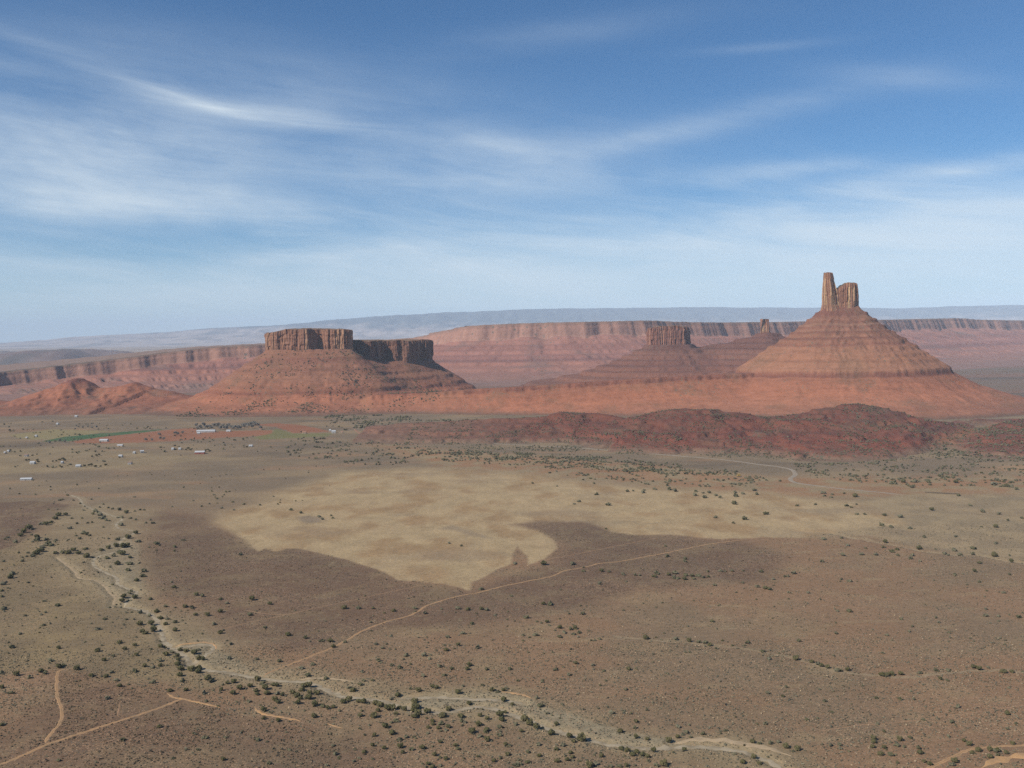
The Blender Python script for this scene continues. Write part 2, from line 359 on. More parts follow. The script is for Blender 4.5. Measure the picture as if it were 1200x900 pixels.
def ground_color(x, y, D):
    wob = .0055 * D + 1.2
    wx = x + wob * fbm(x / (6 * wob), y / (6 * wob), 4, 21); wy = y + 2.2 * wob * fbm(x / (6 * wob), y / (6 * wob), 4, 37)
    n_big = fbm(x / 260, y / 260, 4, 51); n_mid = fbm(x / 60, y / 60, 4, 61); n_sm = fbm(x / 14, y / 14, 3, 71)
    scrub = np.array((.245, .158, .105)); grey = np.array((.205, .150, .105)); dry = np.array((.290, .210, .135))
    c = lerp(scrub, grey, sstep(-.25, .3, n_big + .35 * n_mid)); c = lerp(c, dry, .45 * sstep(.05, .5, n_mid)); c = lerp(c, (.30, .235, .155), .45 * sstep(.18, .45, fbm(x / 60, y / 22, 4, 53)))
    # the upper valley: grey sage with pale streaks
    up = sstep(1500, 1900, D)
    c = lerp(c, lerp((.185, .150, .115), (.270, .210, .145), sstep(-.15, .45, fbm(x / 240, y / 150, 5, 5))), up * .85); c = lerp(c, (.120, .098, .078), up * .6 * sstep(.08, .4, fbm(x / 420, y / 260, 5, 6))); c = lerp(c, (.33, .20, .125), up * .45 * sstep(.15, .45, fbm(x / 300, y / 140, 4, 7)))
    brown = lerp((.138, .092, .070), (.180, .132, .090), sstep(-.2, .5, n_mid + .5 * n_sm)); brown = lerp(brown * .97, (.25, .205, .14), .65 * sstep(.30, .5, fbm(x / 13, y / 9, 3, 73)))
    gw = .05 * D + 12
    def paint(c, P, col, k=1., soft=None):
        s = soft if soft is not None else .004 * D + 1.0
        m = (x > P[:, 0].min() - gw) & (x < P[:, 0].max() + gw) & (y > P[:, 1].min() - 3 * gw) & (y < P[:, 1].max() + 3 * gw)
        if not m.any(): return c
        d, _ = sdf(wx[m], wy[m], P); ss = s[m] if isinstance(s, np.ndarray) else s
        f = k * (1 - sstep(-1, 1, d / ss)); col = np.asarray(col); cm = col[m] if col.ndim == 2 else col
        c[m] = lerp(c[m], cm, f); return c
    c = paint(c, P_sandR, lerp((.30, .17, .10), (.29, .23, .15), sstep(-.2, .3, n_mid)), .75, .02 * D)
    c = paint(c, P_green_l, lerp((.185, .150, .100), (.245, .195, .120), sstep(-.2, .4, n_mid)), .8, .02 * D)
    c = paint(c, P_brown1, brown, .80, .02 * D); c = paint(c, P_brown2, brown, .95); c = paint(c, P_brown3, brown, .6, .03 * D)
    c = paint(c, P_flood, lerp((.230, .185, .125), (.285, .230, .155), sstep(-.3, .3, n_mid)), .8, .02 * D)
    grv = lerp((.215, .195, .150), (.31, .27, .20), sstep(-.3, .3, fbm(x / 9, y / 9, 4, 87))); c = paint(c, P_gravel, grv, .8); c = paint(c, P_gravel2, grv, .6); c = paint(c, P_gravel3, grv, .55)
    grs = lerp((.395, .308, .200), (.320, .225, .135), sstep(-.1, .35, fbm(x / 70, y / 110, 5, 81))); grs = grs * (1 + .22 * fbm(x / 26, y / 40, 4, 82))[:, None]; grs = lerp(grs, (.28, .22, .16), .6 * sstep(.1, .5, fbm(x / 240, y / 130, 4, 83)))
    c = paint(c, P_grass_r, lerp((.250, .205, .145), (.325, .260, .175), sstep(-.3, .3, n_mid)), .85, .02 * D)
    c = paint(c, P_grass, grs, .95, D * (.0022 + .028 * sstep(1350, 1900, D)))
    c = paint(c, P_dark1, (.185, .15, .13), .7); c = paint(c, P_dark2, (.21, .17, .14), .5)
    c = paint(c, P_valley_tan, lerp((.25, .20, .13), (.31, .25, .16), sstep(-.3, .3, n_mid)), .6, .02 * D)
    for P, cc in ((P_field_tan, (.25, .215, .12)), (P_field_red1, (.28, .125, .078)), (P_field_red2, (.27, .115, .072)), (P_field_green, (.045, .115, .05)), (P_field_grn2, (.165, .165, .075))):
        m = (x > P[:, 0].min() - 5) & (x < P[:, 0].max() + 5) & (y > P[:, 1].min() - 5) & (y < P[:, 1].max() + 5)
        if m.any():
            f = inside(x[m] + 6 * n_sm[m], y[m] + 20 * n_sm[m], P).astype(float); c[m] = lerp(c[m], cc, f * .95)
    # pebbly margins of the washes, orange cut banks
    for k, (P, wd) in WG.items():
        e = wd * 1.3 + (1.5 if k in ('thin', 'plain_line', 'right') else 6)
        m = (x > P[:, 0].min() - 30) & (x < P[:, 0].max() + 30) & (y > P[:, 1].min() - 30) & (y < P[:, 1].max() + 30)
        if m.any():
            d, s = polydist(wx[m], wy[m], P); c[m] = lerp(c[m], (.285, .235, .165), .75 * (1 - sstep(wd * .4, e, d)))
    # far country: grey-violet flats, pale desert under the distant mountains
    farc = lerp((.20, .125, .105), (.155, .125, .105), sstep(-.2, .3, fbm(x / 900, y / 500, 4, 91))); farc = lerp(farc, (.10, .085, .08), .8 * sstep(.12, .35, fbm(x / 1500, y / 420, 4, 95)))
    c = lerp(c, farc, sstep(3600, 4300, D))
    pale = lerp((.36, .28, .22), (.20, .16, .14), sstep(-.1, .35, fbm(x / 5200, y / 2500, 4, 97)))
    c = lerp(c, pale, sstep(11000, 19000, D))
    return c

def build_ground():
    d_near = np.exp(np.linspace(math.log(470), math.log(4300), 760)); d_far = np.exp(np.linspace(math.log(4300), math.log(75000), 170))[1:]
    D = np.concatenate([np.linspace(-5000, 0, 12), np.array([150, 300, 400]), d_near, d_far])
    un = np.linspace(-.64, .64, 760); uo = np.array([.7, .8, .95, 1.2, 1.5])
    U = np.concatenate([-uo[::-1], un, uo])
    S = np.hypot(np.maximum(D, 0), 500) - 500 * (D > 400) * 0
    X = U[None, :] * S[:, None]; Y = np.repeat(D[:, None], len(U), 1)
    x = X.ravel(); y = Y.ravel()
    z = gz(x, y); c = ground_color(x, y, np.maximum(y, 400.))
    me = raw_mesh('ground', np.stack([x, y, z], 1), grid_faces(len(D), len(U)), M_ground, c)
    return tag(link('ground', me), 'wide scrub valley floor of brown and tan patches', 'ground', None, 'structure')
build_ground()

# ribbons laid on the floor: tracks, road, stream beds, cut banks
def ribbon(name, pts, width, col, mat, label, cat, lift=.10, rag=.25, step=None, Z=gz, col2=None, taper=True):
    P, t = resample(np.asarray(pts)[:, :2], step or max(1.2, width * .6), 2)
    tg = np.gradient(P, axis=0); tg /= np.linalg.norm(tg, axis=1)[:, None] + 1e-9; nn = np.stack([-tg[:, 1], tg[:, 0]], 1)
    seed = int(abs(P[0, 0]) * 7) % 997
    P = P + nn * (width * .25 * vnoise(t / (width * 5), t * 0, seed))[:, None]
    hl = width * .5 * (1 + rag * 1.6 * vnoise(t / (width * 1.3), t * 0 + 3, seed)); hr = width * .5 * (1 + rag * 1.6 * vnoise(t / (width * 1.3), t * 0 + 9, seed))
    if taper:
        e = np.clip(np.minimum(t, t[-1] - t) / (width * 2.5), .15, 1); hl = hl * e; hr = hr * e
    ks = np.array([-1, -.5, 0, .5, 1.]); rows = []
    for k in ks: rows.append(P + nn * ((hl if k < 0 else hr) * k)[:, None])
    R = np.stack(rows, 1); x, y = R[..., 0].ravel(), R[..., 1].ravel()
    c = np.tile(np.asarray(col, float), (len(x), 1)); v = fbm(x / 9, y / 9, 3, seed)
    c = lerp(c, col2 if col2 is not None else np.asarray(col) * .8, sstep(-.2, .4, v))
    if name == 'dirt_track' and width > 2.4: kk = np.tile(ks == 0, len(P)); c[kk] = c[kk] * .72
    z = Z(x, y) + lift; z = z - np.tile(np.where(np.abs(ks) == 1, lift * .8, 0), len(P))
    me = raw_mesh(name, np.stack([x, y, z], 1), grid_faces(len(P), 5), mat, c)
    return tag(link(name, me), label, cat, None, 'structure')
dirt = (.43, .265, .15); dirt2 = (.36, .235, .14)
labels = {'track_long': 'long pale dirt track running diagonally across the brown scrub', 'track_low': 'straight orange dirt track climbing from the lower left corner',
          'track_spur': 'short winding dirt spur joining the lower left track', 'track_faint': 'faint stub of track just above the lower left track',
          'track_upper': 'thin faint track parallel to and above the long track', 'track_upper_far': 'far thin track between the brown patch and the grass edge',
          'track_branch': 'short faint branch feeding the thin upper track', 'track_corner': 'dirt track entering at the lower right corner', 'track_right': 'faint reddish trace above the lower right track'}
for k, (p, wd) in T.items():
    weak = k in ('track_right', 'track_faint', 'track_branch', 'track_upper', 'track_upper_far')
    ribbon('dirt_track', G(p), wd * (.85 if weak else 1), (.32, .20, .125) if weak else dirt, M_track, labels[k], 'dirt track', col2=(.26, .17, .11) if weak else dirt2, rag=.4)
wl = {'main': 'pale gravel bed of the main dry wash winding through junipers', 'upper': 'narrow sandy gully feeding the main wash from upper left', 'loop': 'looping side bed of the wash among shrubs at left',
      'head': 'thin head of the wash near the farm fields', 'hook': 'hooked loop of pale gravel beside the juniper clump', 'side_channel': 'grey pebble channel above the main wash', 'right': 'thin pale wash crossing the greenish plain at right',
      'thin': 'hair thin drainage line lined with junipers on the right slope', 'plain_line': 'short pale rill on the grassy plain'}
for k, (P, wd) in WG.items():
    a, b = ((.37, .31, .235), (.25, .205, .15)) if k not in ('upper', 'right', 'thin') else ((.40, .30, .20), (.31, .24, .165))
    if k in ('thin', 'plain_line'): a, b = (.30, .225, .155), (.24, .18, .125); wd = wd * .7
    ribbon('streambed', P, wd, a, M_track, wl[k], 'stream bed', lift=.12, rag=.75, col2=b, step=max(1.3, wd * .25))
bl = dict(a='orange cut bank at the end of the lower left track', b='bright orange cut bank under the juniper thicket', c='small orange cut bank right of the bright one', d='pale sandy bank above the wash bend',
          e='orange rim of the pebble channel', f='thin orange rim of the hooked gravel loop', g='broad pale sand bar beside the wash at lower right', h='bare orange ground in the lower right corner')
for k, (p, wd) in Bank.items():
    a, b = ((.50, .30, .155), (.37, .24, .145)) if k not in 'dg' else ((.43, .325, .22), (.34, .26, .18))
    ribbon('sand_bank', G(p), wd, a, M_track, bl[k], 'sand bank', lift=.22, rag=.6, col2=b, step=1.3)
road = [(415, 503), (425, 502.4), (440, 505), (470, 507.5), (500, 513), (560, 519), (620, 522), (680, 525), (740, 530), (790, 533.5), (840, 538), (880, 543), (912, 547), (926, 549.5), (932, 553), (931, 558),
        (925, 562), (930, 565.5), (950, 568.5), (985, 573), (1020, 576), (1060, 580)]
ribbon('gravel_road', G(road), 9.5, (.33, .27, .215), M_track, 'grey gravel road skirting the foot of the red hills', 'road', lift=.35, rag=.12, step=8, col2=(.27, .23, .20))
ribbon('gravel_road', G([(415, 503), (424, 510), (430, 514), (448, 517), (480, 521), (505, 522)]), 8, (.34, .19, .13), M_track, 'reddish side road leaving the gravel road near the farm', 'road', lift=.3, rag=.2, step=8)

# ---------------------------------------------------------------- landforms
def hf_mesh(name, xs, ys, hfun, mat, cfun, label, cat, extra=None):
    X, Y = np.meshgrid(xs, ys); x = X.ravel(); y = Y.ravel(); z = hfun(x, y); c = cfun(x, y, z)
    me = raw_mesh(name, np.stack([x, y, z], 1), grid_faces(len(ys), len(xs)), mat, c)
    return tag(link(name, me), label, cat, None, 'structure')

# --- outlines of the caprock of the left mesa, two storeys of it
def pl(px, D): return ((px - 600) / F * D * 1.0, D)
def capline(pts): return np.array([wp(px, 420, D)[:2] for px, D in pts])
CAP1 = capline([(312, 4290), (322, 4250), (345, 4235), (364, 4225), (369, 4262), (376, 4290), (381, 4250), (398, 4240), (411, 4255), (414, 4330), (413, 4560), (396, 4640), (345, 4640), (314, 4560)])
CAP2 = capline([(405, 4420), (417, 4372), (424, 4345), (436, 4330), (440, 4372), (447, 4430), (456, 4475), (462, 4420), (472, 4425), (484, 4440), (488, 4500), (494, 4560), (501, 4560), (506, 4600), (505, 4700), (497, 4860), (440, 4860), (405, 4800)])
TAL1 = capline([(312, 4290), (322, 4250), (345, 4235), (364, 4225), (398, 4240), (411, 4255), (416, 4400), (413, 4560), (396, 4640), (345, 4640), (314, 4560)])
TAL2 = capline([(405, 4420), (417, 4372), (424, 4345), (436, 4330), (455, 4385), (472, 4425), (488, 4490), (501, 4560), (506, 4600), (505, 4700), (497, 4860), (440, 4860), (405, 4800)])
CZ1 = wp(360, 411, 4235)[2]; CZ2 = wp(470, 424, 4425)[2]
TZ1 = wp(360, 386.5, 4235)[2]; TZ2 = wp(460, 399.5, 4425)[2]
# --- spire of the right butte
BX, BY, BZ = wp(986, 361, 3950)
SP_L = np.array([(-80, -12), (-70, -30), (-42, -36), (-12, -24), (-6, 6), (-26, 28), (-68, 24)]) + (BX, BY)
SP_R = np.array([(-46, -14), (-10, -26), (14, -22), (30, -30), (48, -28), (62, -12), (70, 10), (60, 34), (20, 38), (-14, 28), (-46, 12)]) + (BX, BY)
CONE = np.array([(-72, -22), (60, -30), (74, 8), (60, 40), (-40, 30), (-72, 8)]) + (BX, BY)
ZL = 95.
CREST = np.array([wp(440, 459, 3930)[:2] + (66,), wp(505, 459, 3920)[:2] + (72,), wp(560, 455, 3890)[:2] + (84,), wp(620, 452, 3850)[:2] + (94,), wp(700, 446, 3830)[:2] + (110,), wp(770, 443, 3820)[:2] + (122,),
                  wp(850, 440, 3830)[:2] + (131,), wp(985, 438, 3900)[:2] + (137,)])
MDR = ([0, 60, 150, 235, 242, 330, 430, 540, 640], [0, 45, 106, 160, 171, 205, 228, 243, 262])
CDR = ([0, 20, 60, 110, 335, 341, 440, 560, 660, 760], [0, 16, 48, 86, 234, 253, 303, 345, 368, 392])
RDR = ([0, 5, 110, 220, 330, 430], [0, 17, 66, 100, 123, 140])
def terrace(h, step, sharp, ph=0):
    """harder beds stand out as small ledges"""
    k = (h + ph) / step; f = k - np.floor(k); return h + step * sharp * (sstep(.35, .65, f) - f)
def h_mesa(x, y):
    d1, s1 = sdf(x, y, TAL1); d2, s2 = sdf(x, y, TAL2)
    d1 = np.maximum(d1, 0); d2 = np.maximum(d2, 0)
    def talus(d, s, zb, sd):
        gul = ridged(s / 95 + .8 * fbm(x / 200, y / 200, 3, 8), d / 500, 3, sd); fine = ridged(s / 30 + .8 * fbm(x / 90, y / 90, 3, 8), d / 200, 2, sd + 4)
        dd = d + (9 * fbm(x / 70, y / 70, 3, sd + 7)) * sstep(20, 90, d)
        z = zb - np.interp(dd, *MDR)
        z = z + (gul * 5 + fine * 2) * sstep(0, 120, d) * (1 - sstep(420, 640, d)) + 1.5 * fbm(x / 18, y / 18, 3, 5)
        return z
    a = talus(d1, s1, CZ1 + 3, 31); b = talus(d2, s2, CZ2 + 3, 47)
    h = smax(a, b, 42)
    k = 8 * fbm(x / 260, y / 260, 2, 77)
    h = terrace(h, 31, .32 * sstep(.1, .3, fbm(x / 110, y / 110, 3, 13) + .22), k[()] if np.ndim(k) == 0 else k)
    return h
def crest_h(x, y):
    d, s = polydist(x, y, CREST); L = polylen(CREST); zc = np.interp(s, L, CREST[:, 2])
    cy = np.interp(x, CREST[:, 0], CREST[:, 1]); front = y < cy
    edge = d + 22 * fbm(x / 160, y / 160, 3, 5) + 9 * fbm(x / 34, y / 34, 3, 6)
    gul = ridged(s / 60 + .9 * fbm(x / 120, y / 120, 3, 8), d / 260, 3, 12) * sstep(-.3, .5, fbm(s / 240, s * 0, 2, 14))
    zf = zc - np.interp(np.maximum(edge - 46, 0), *RDR) + gul * 1.9 * sstep(60, 150, d) * (1 - sstep(330, 460, d))
    zb = zc - .30 * np.maximum(d - 60, 0) - .05 * d
    z = np.where(front, zf, zb)
    ends = np.maximum(0, CREST[0, 0] - x); return z - ends * .35
def h_cone(x, y):
    d, s = sdf(x, y, CONE); d = np.maximum(d, 0)
    ang = np.arctan2(y - BY, x - BX)
    gul = ridged(ang * 5 + .9 * fbm(x / 200, y / 200, 3, 4), d / 400, 3, 61); fine = ridged(ang * 20 + .9 * fbm(x / 90, y / 90, 3, 4), d / 200, 2, 66) * sstep(-.2, .4, fbm(x / 150, y / 150, 2, 68))
    dd = d * (1 + .07 * fbm(ang * 1.6, ang * 0, 2, 63)) + (13 * fbm(x / 75, y / 75, 4, 67) + 9 * gul) * sstep(20, 120, d)
    z = BZ - np.interp(dd, *CDR) + fine * 1.3 * sstep(30, 160, d) * (1 - sstep(560, 740, d)) + 1.2 * fbm(x / 16, y / 16, 3, 5)
    k = sstep(145, 235, z) * sstep(-.2, .3, fbm(ang * 5, z / 16, 3, 99) + .05)
    z = terrace(z, 26, .75 * k, 4 * fbm(x / 200, y / 200, 2, 3))
    # a second, lower ledge low on the right flank
    m = sstep(150, 320, x - BX) * (1 - sstep(75, 84, z)) * sstep(62, 70, z); return z - 3 * m
def h_main(x, y):
    h = smax(smax(h_mesa(x, y), crest_h(x, y), 10), h_cone(x, y), 8)
    base = -3 + 0 * h
    return np.maximum(h, base)
def rock_strata(z, x, y, pal, wob=6, scale=1.):
    zz = z + wob * fbm(x / 300, y / 300, 3, 15) + 1.5 * fbm(x / 30, y / 30, 2, 16)
    zs = np.array([p[0] for p in pal]) * scale; cs = np.array([p[1] for p in pal])
    c = np.stack([np.interp(zz, zs, cs[:, k]) for k in range(3)], -1)
    band = fbm(zz / 9, x / 500 + y / 700, 3, 44); blot = fbm(x / 45, y / 45 + z / 12, 4, 45); return c * (1 + .16 * band + .20 * blot)[:, None]
PAL_MAIN = [(-5, (.33, .155, .095)), (12, (.36, .170, .110)), (45, (.44, .195, .120)), (66, (.45, .190, .112)), (88, (.41, .170, .10)), (118, (.37, .16, .098)), (122, (.23, .095, .068)), (137, (.28, .12, .082)), (141, (.39, .195, .125)),
            (168, (.40, .20, .125)), (175, (.33, .16, .10)), (182, (.40, .195, .12)), (225, (.37, .185, .12)), (238, (.29, .13, .09)), (246, (.36, .18, .12)), (262, (.25, .115, .085)), (268, (.35, .18, .12)), (284, (.24, .11, .08)), (290, (.34, .18, .125)), (305, (.25, .115, .085)), (312, (.37, .21, .15)), (322, (.24, .11, .08)), (334, (.33, .17, .12)), (350, (.23, .105, .08)), (400, (.28, .13, .10))]
PAL_MESA = [(-5, (.30, .150, .10)), (12, (.36, .165, .105)), (40, (.44, .190, .115)), (62, (.43, .180, .108)), (70, (.25, .105, .072)), (78, (.34, .15, .095)), (130, (.35, .175, .115)), (160, (.29, .14, .095)), (168, (.34, .17, .115)), (205, (.27, .125, .09)), (212, (.33, .165, .11)), (300, (.29, .14, .10))]
def c_main(x, y, z):
    dip = np.interp(x, CREST[:, 0], 137 - CREST[:, 2]) * sstep(0, 160, BX - 250 - x) * (z < 150); a = rock_strata(z + dip + 5 * fbm(x / 90, y / 90, 3, 17), x, y, PAL_MAIN, 4); b = rock_strata(z, x, y, PAL_MESA)
    xm = wp(560, 450, 3900)[0]; f = sstep(xm - 160, xm + 160, x)
    c = lerp(b, a, f); veg = sstep(.05, .45, fbm(x / 130, y / 130, 4, 23)) * .35
    c = lerp(c, (.22, .145, .09), veg)
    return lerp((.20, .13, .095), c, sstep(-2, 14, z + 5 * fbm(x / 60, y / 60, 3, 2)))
XL = wp(120, 450, 4200)[0] - 150; XS = wp(545, 450, 3900)[0]; XR = BX + 900
ysF = np.concatenate([np.arange(3060, 4800, 4.5), np.arange(4800, 5600, 20)])
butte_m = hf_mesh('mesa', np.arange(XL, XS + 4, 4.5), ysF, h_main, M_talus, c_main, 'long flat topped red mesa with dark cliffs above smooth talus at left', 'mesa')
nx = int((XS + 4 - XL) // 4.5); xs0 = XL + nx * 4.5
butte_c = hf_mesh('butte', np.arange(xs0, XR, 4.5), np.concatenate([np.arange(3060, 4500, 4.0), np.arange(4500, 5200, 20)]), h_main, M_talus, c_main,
                  'great red cone butte at right capped by a twin rock tower', 'butte')

# --- caprock: outline swept upward, cut by joints
def cap_rock(name, outline, zb, ztop, seed, parent, mat, colf, step=2.2, levels=26, amp=1., lean=.04, topf=None, label=None, joint=38., round_=True, taper=None):
    P = np.asarray(outline, float); Pc = np.vstack([P, P[:1]])
    Q, t = resample(Pc, step, 1 if round_ else 0); Q = Q[:-1]; t = t[:-1]; n = len(Q); L = t[-1] + step
    tg = np.roll(Q, -1, 0) - np.roll(Q, 1, 0); tg /= np.linalg.norm(tg, axis=1)[:, None] + 1e-9
    nn = np.stack([tg[:, 1], -tg[:, 0]], 1); ctr = Q.mean(0)
    if (nn * (Q - ctr)).sum() < 0: nn = -nn
    th = t / L * 2 * np.pi; R = L / (2 * np.pi)
    cx, cy = np.cos(th) * R, np.sin(th) * R            # periodic coordinate round the outline
    lv = np.linspace(0, 1, levels); rows = []; cols = []
    for k, v in enumerate(lv):
        zt = topf(Q[:, 0], Q[:, 1]) if topf else ztop + 0 * t
        zt = zt + 3.0 * amp * vnoise(cx / 60, cy / 60, seed + 3) + 1.5 * amp * vnoise(cx / 14, cy / 14, seed + 6)
        z = zb + (zt - zb) * v
        f1 = np.abs(vnoise(cx / joint + v * .15, cy / joint, seed)); f2 = np.abs(vnoise(cx / (joint * .4) + .1 * v, cy / (joint * .4), seed + 1)); f3 = vnoise(cx / 6, cy / 6 + v * 3, seed + 2)
        qn = lambda q, k: np.round(q * k) / k
        b1 = qn(fbm(cx / joint, cy / joint + .12 * v, 2, seed), 3.2); b2 = qn(vnoise(cx / (joint * .36) + .5 * np.floor(v * 2.4), cy / (joint * .36), seed + 1), 2.6); b3 = qn(vnoise(cx / 9, cy / 9 + v * .8, seed + 5), 2)
        crk = np.minimum(f2 * 7, 1) * np.minimum(f1 * 8, 1)
        off = amp * (13 * b1 + 6 * b2 + 2.0 * b3 + 1.0 * f3 - 3.5 * (1 - crk))
        ledge = 1.6 * amp * vnoise(v * 9 + 0 * cx, cx / 80, seed + 8)
        off = off + ledge - lean * (z - zb) - amp * 3 * sstep(.9, 1, v) + amp * 2.5 * (1 - sstep(0, .12, v))
        rows.append(np.stack([Q[:, 0] + nn[:, 0] * off, Q[:, 1] + nn[:, 1] * off, z], 1)); cols.append(colf(cx, cy, v, z, seed))
        if taper:
            q = rows[-1]; q[:, 0] = taper[0] + (q[:, 0] - taper[0]) * np.interp(v, taper[1], taper[2]); q[:, 1] = ctr[1] + (q[:, 1] - ctr[1]) * np.interp(v, taper[1], taper[3])
    last = rows[-1]; cc = np.array([ctr[0], ctr[1], 0])
    for s_, dz in ((.92, 1.0), (.75, 2.), (.5, 2.5), (.22, 2.8), (.02, 3.)):
        r = cc + (last - cc) * [s_, s_, 1]
        if topf: r[:, 2] = topf(r[:, 0], r[:, 1])
        else: r[:, 2] = last[:, 2] * s_ + last[:, 2].mean() * (1 - s_)
        r[:, 2] += dz * amp + 1.2 * amp * fbm(r[:, 0] / 18, r[:, 1] / 18, 3, seed + 20)
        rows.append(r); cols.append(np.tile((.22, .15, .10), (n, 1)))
    V = np.vstack(rows); me = raw_mesh(name, V, grid_faces(len(rows), n, True), mat, np.vstack(cols), smooth=False)
    o = link(name, me, parent)
    if label: o['label'] = label
    return o
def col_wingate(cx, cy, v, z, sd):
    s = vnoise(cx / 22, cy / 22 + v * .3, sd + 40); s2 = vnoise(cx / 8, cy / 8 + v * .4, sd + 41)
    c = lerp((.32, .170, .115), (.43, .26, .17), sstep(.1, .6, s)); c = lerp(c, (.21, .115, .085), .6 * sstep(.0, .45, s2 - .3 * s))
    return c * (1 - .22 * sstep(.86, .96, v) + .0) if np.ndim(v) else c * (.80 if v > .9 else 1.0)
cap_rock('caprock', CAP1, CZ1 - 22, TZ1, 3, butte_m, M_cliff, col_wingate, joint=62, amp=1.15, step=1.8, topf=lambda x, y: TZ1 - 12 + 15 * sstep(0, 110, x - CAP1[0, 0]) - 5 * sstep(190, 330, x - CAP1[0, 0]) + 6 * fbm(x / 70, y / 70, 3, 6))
cap_rock('caprock', CAP2, CZ2 - 30, TZ2, 8, butte_m, M_cliff, lambda *a: col_wingate(*a) * np.array((.74, .74, .78)), joint=46, amp=1.1, step=1.8, topf=lambda x, y: TZ2 + 6 * fbm(x / 60, y / 60, 3, 9) + 3 * sstep(-60, 60, CAP2[2, 0] - x), label='lower shaded right hand stretch of cliff')  # shade of this right-hand cliff is put into its colour, darker and slightly bluer
def col_tower(cx, cy, v, z, sd):
    s = vnoise(cx / 12, cy / 12 + v * .5, sd + 40); s2 = vnoise(cx / 5, cy / 5 + v * .6, sd + 41)
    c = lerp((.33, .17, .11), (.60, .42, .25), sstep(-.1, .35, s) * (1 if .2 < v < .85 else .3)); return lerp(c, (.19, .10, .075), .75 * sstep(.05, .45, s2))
ZT_L = wp(973, 320, 3950)[2]; ZT_R = wp(998, 332, 3950)[2]; ZT_R0 = wp(983, 340, 3950)[2]
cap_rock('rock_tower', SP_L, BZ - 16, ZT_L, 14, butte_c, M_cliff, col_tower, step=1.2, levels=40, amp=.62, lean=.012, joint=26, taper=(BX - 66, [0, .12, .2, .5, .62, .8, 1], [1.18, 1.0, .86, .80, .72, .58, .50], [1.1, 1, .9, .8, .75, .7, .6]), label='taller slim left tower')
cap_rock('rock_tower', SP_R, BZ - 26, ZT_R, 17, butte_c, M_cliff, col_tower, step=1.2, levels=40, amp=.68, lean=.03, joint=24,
         topf=lambda x, y: ZT_R0 + (ZT_R - ZT_R0) * sstep(-30, 20, x - BX) - 6 * sstep(50, 72, x - BX) + 5 * fbm(x / 13, y / 20, 3, 6) - 3 * (np.abs(x - BX - 8) < 4), label='broad right block with sloping top')

# --- second butte group behind the ridge
B2 = capline([(758, 5560), (764, 5500), (785, 5480), (806, 5500), (811, 5560), (806, 5660), (764, 5660)])
NX, NY, NZ = wp(897, 390, 5500)
N2 = np.array([(-32, -14), (20, -18), (34, 6), (0, 18), (-26, 12)]) + (NX, NY)
Z2b = wp(785, 405, 5500)[2]; Z2t = wp(785, 382.5, 5500)[2]
CR2 = np.array([wp(790, 407, 5560), wp(812, 407, 5560), wp(838, 404, 5560), wp(860, 399, 5540), wp(880, 394, 5520), wp(897, 388, 5500), wp(915, 392, 5500), wp(960, 402, 5500)])
def h_b2(x, y):
    d, s = sdf(x, y, B2); d = np.maximum(d, 0)
    g = ridged(s / 70, d / 700, 3, 5) * 7 * sstep(10, 120, d)
    a = Z2b + 3 - np.interp(d, [0, 60, 200, 400, 700, 1000], [0, 30, 95, 160, 215, 300]) + g
    e, s2 = polydist(x, y, CR2); zc = np.interp(s2, polylen(CR2), CR2[:, 2])
    g2 = ridged(s2 / 60, e / 700, 3, 9) * 6 * sstep(5, 80, e)
    b = zc - np.interp(e, [0, 40, 150, 400, 800, 1200], [0, 12, 52, 130, 230, 340]) + g2
    h = smax(a, b, 12) + 2 * fbm(x / 30, y / 30, 3, 2); return np.maximum(terrace(h, 28, .6), -3)
PAL2 = [(-5, (.26, .13, .095)), (60, (.33, .15, .10)), (120, (.25, .115, .085)), (170, (.30, .145, .105)), (200, (.22, .105, .08)), (260, (.24, .115, .09))]
PAL2 = [(a, tuple(q * .82 for q in b)) for a, b in PAL2]
b2 = hf_mesh('butte', np.arange(wp(610, 420, 5500)[0], wp(1100, 420, 5500)[0], 6.), np.arange(4600, 6500, 7.), h_b2, M_talus, lambda x, y, z: rock_strata(z, x, y, PAL2),
             'smaller purple red butte with square block and needle behind the ridge', 'butte')
cap_rock('rock_block', B2, Z2b - 18, Z2t, 23, b2, M_cliff, lambda *a: col_wingate(*a) * np.array((.80, .70, .72)), joint=60, amp=1.0, step=2.5, topf=lambda x, y: Z2t + 7 * fbm(x / 60, y / 60, 3, 5) - 7 * sstep(50, 110, np.abs(x - B2[:, 0].mean())))
cap_rock('rock_needle', N2, NZ - 10, wp(897, 374, 5500)[2], 29, b2, M_cliff, col_tower, step=1.5, amp=.35, joint=18, lean=.16)

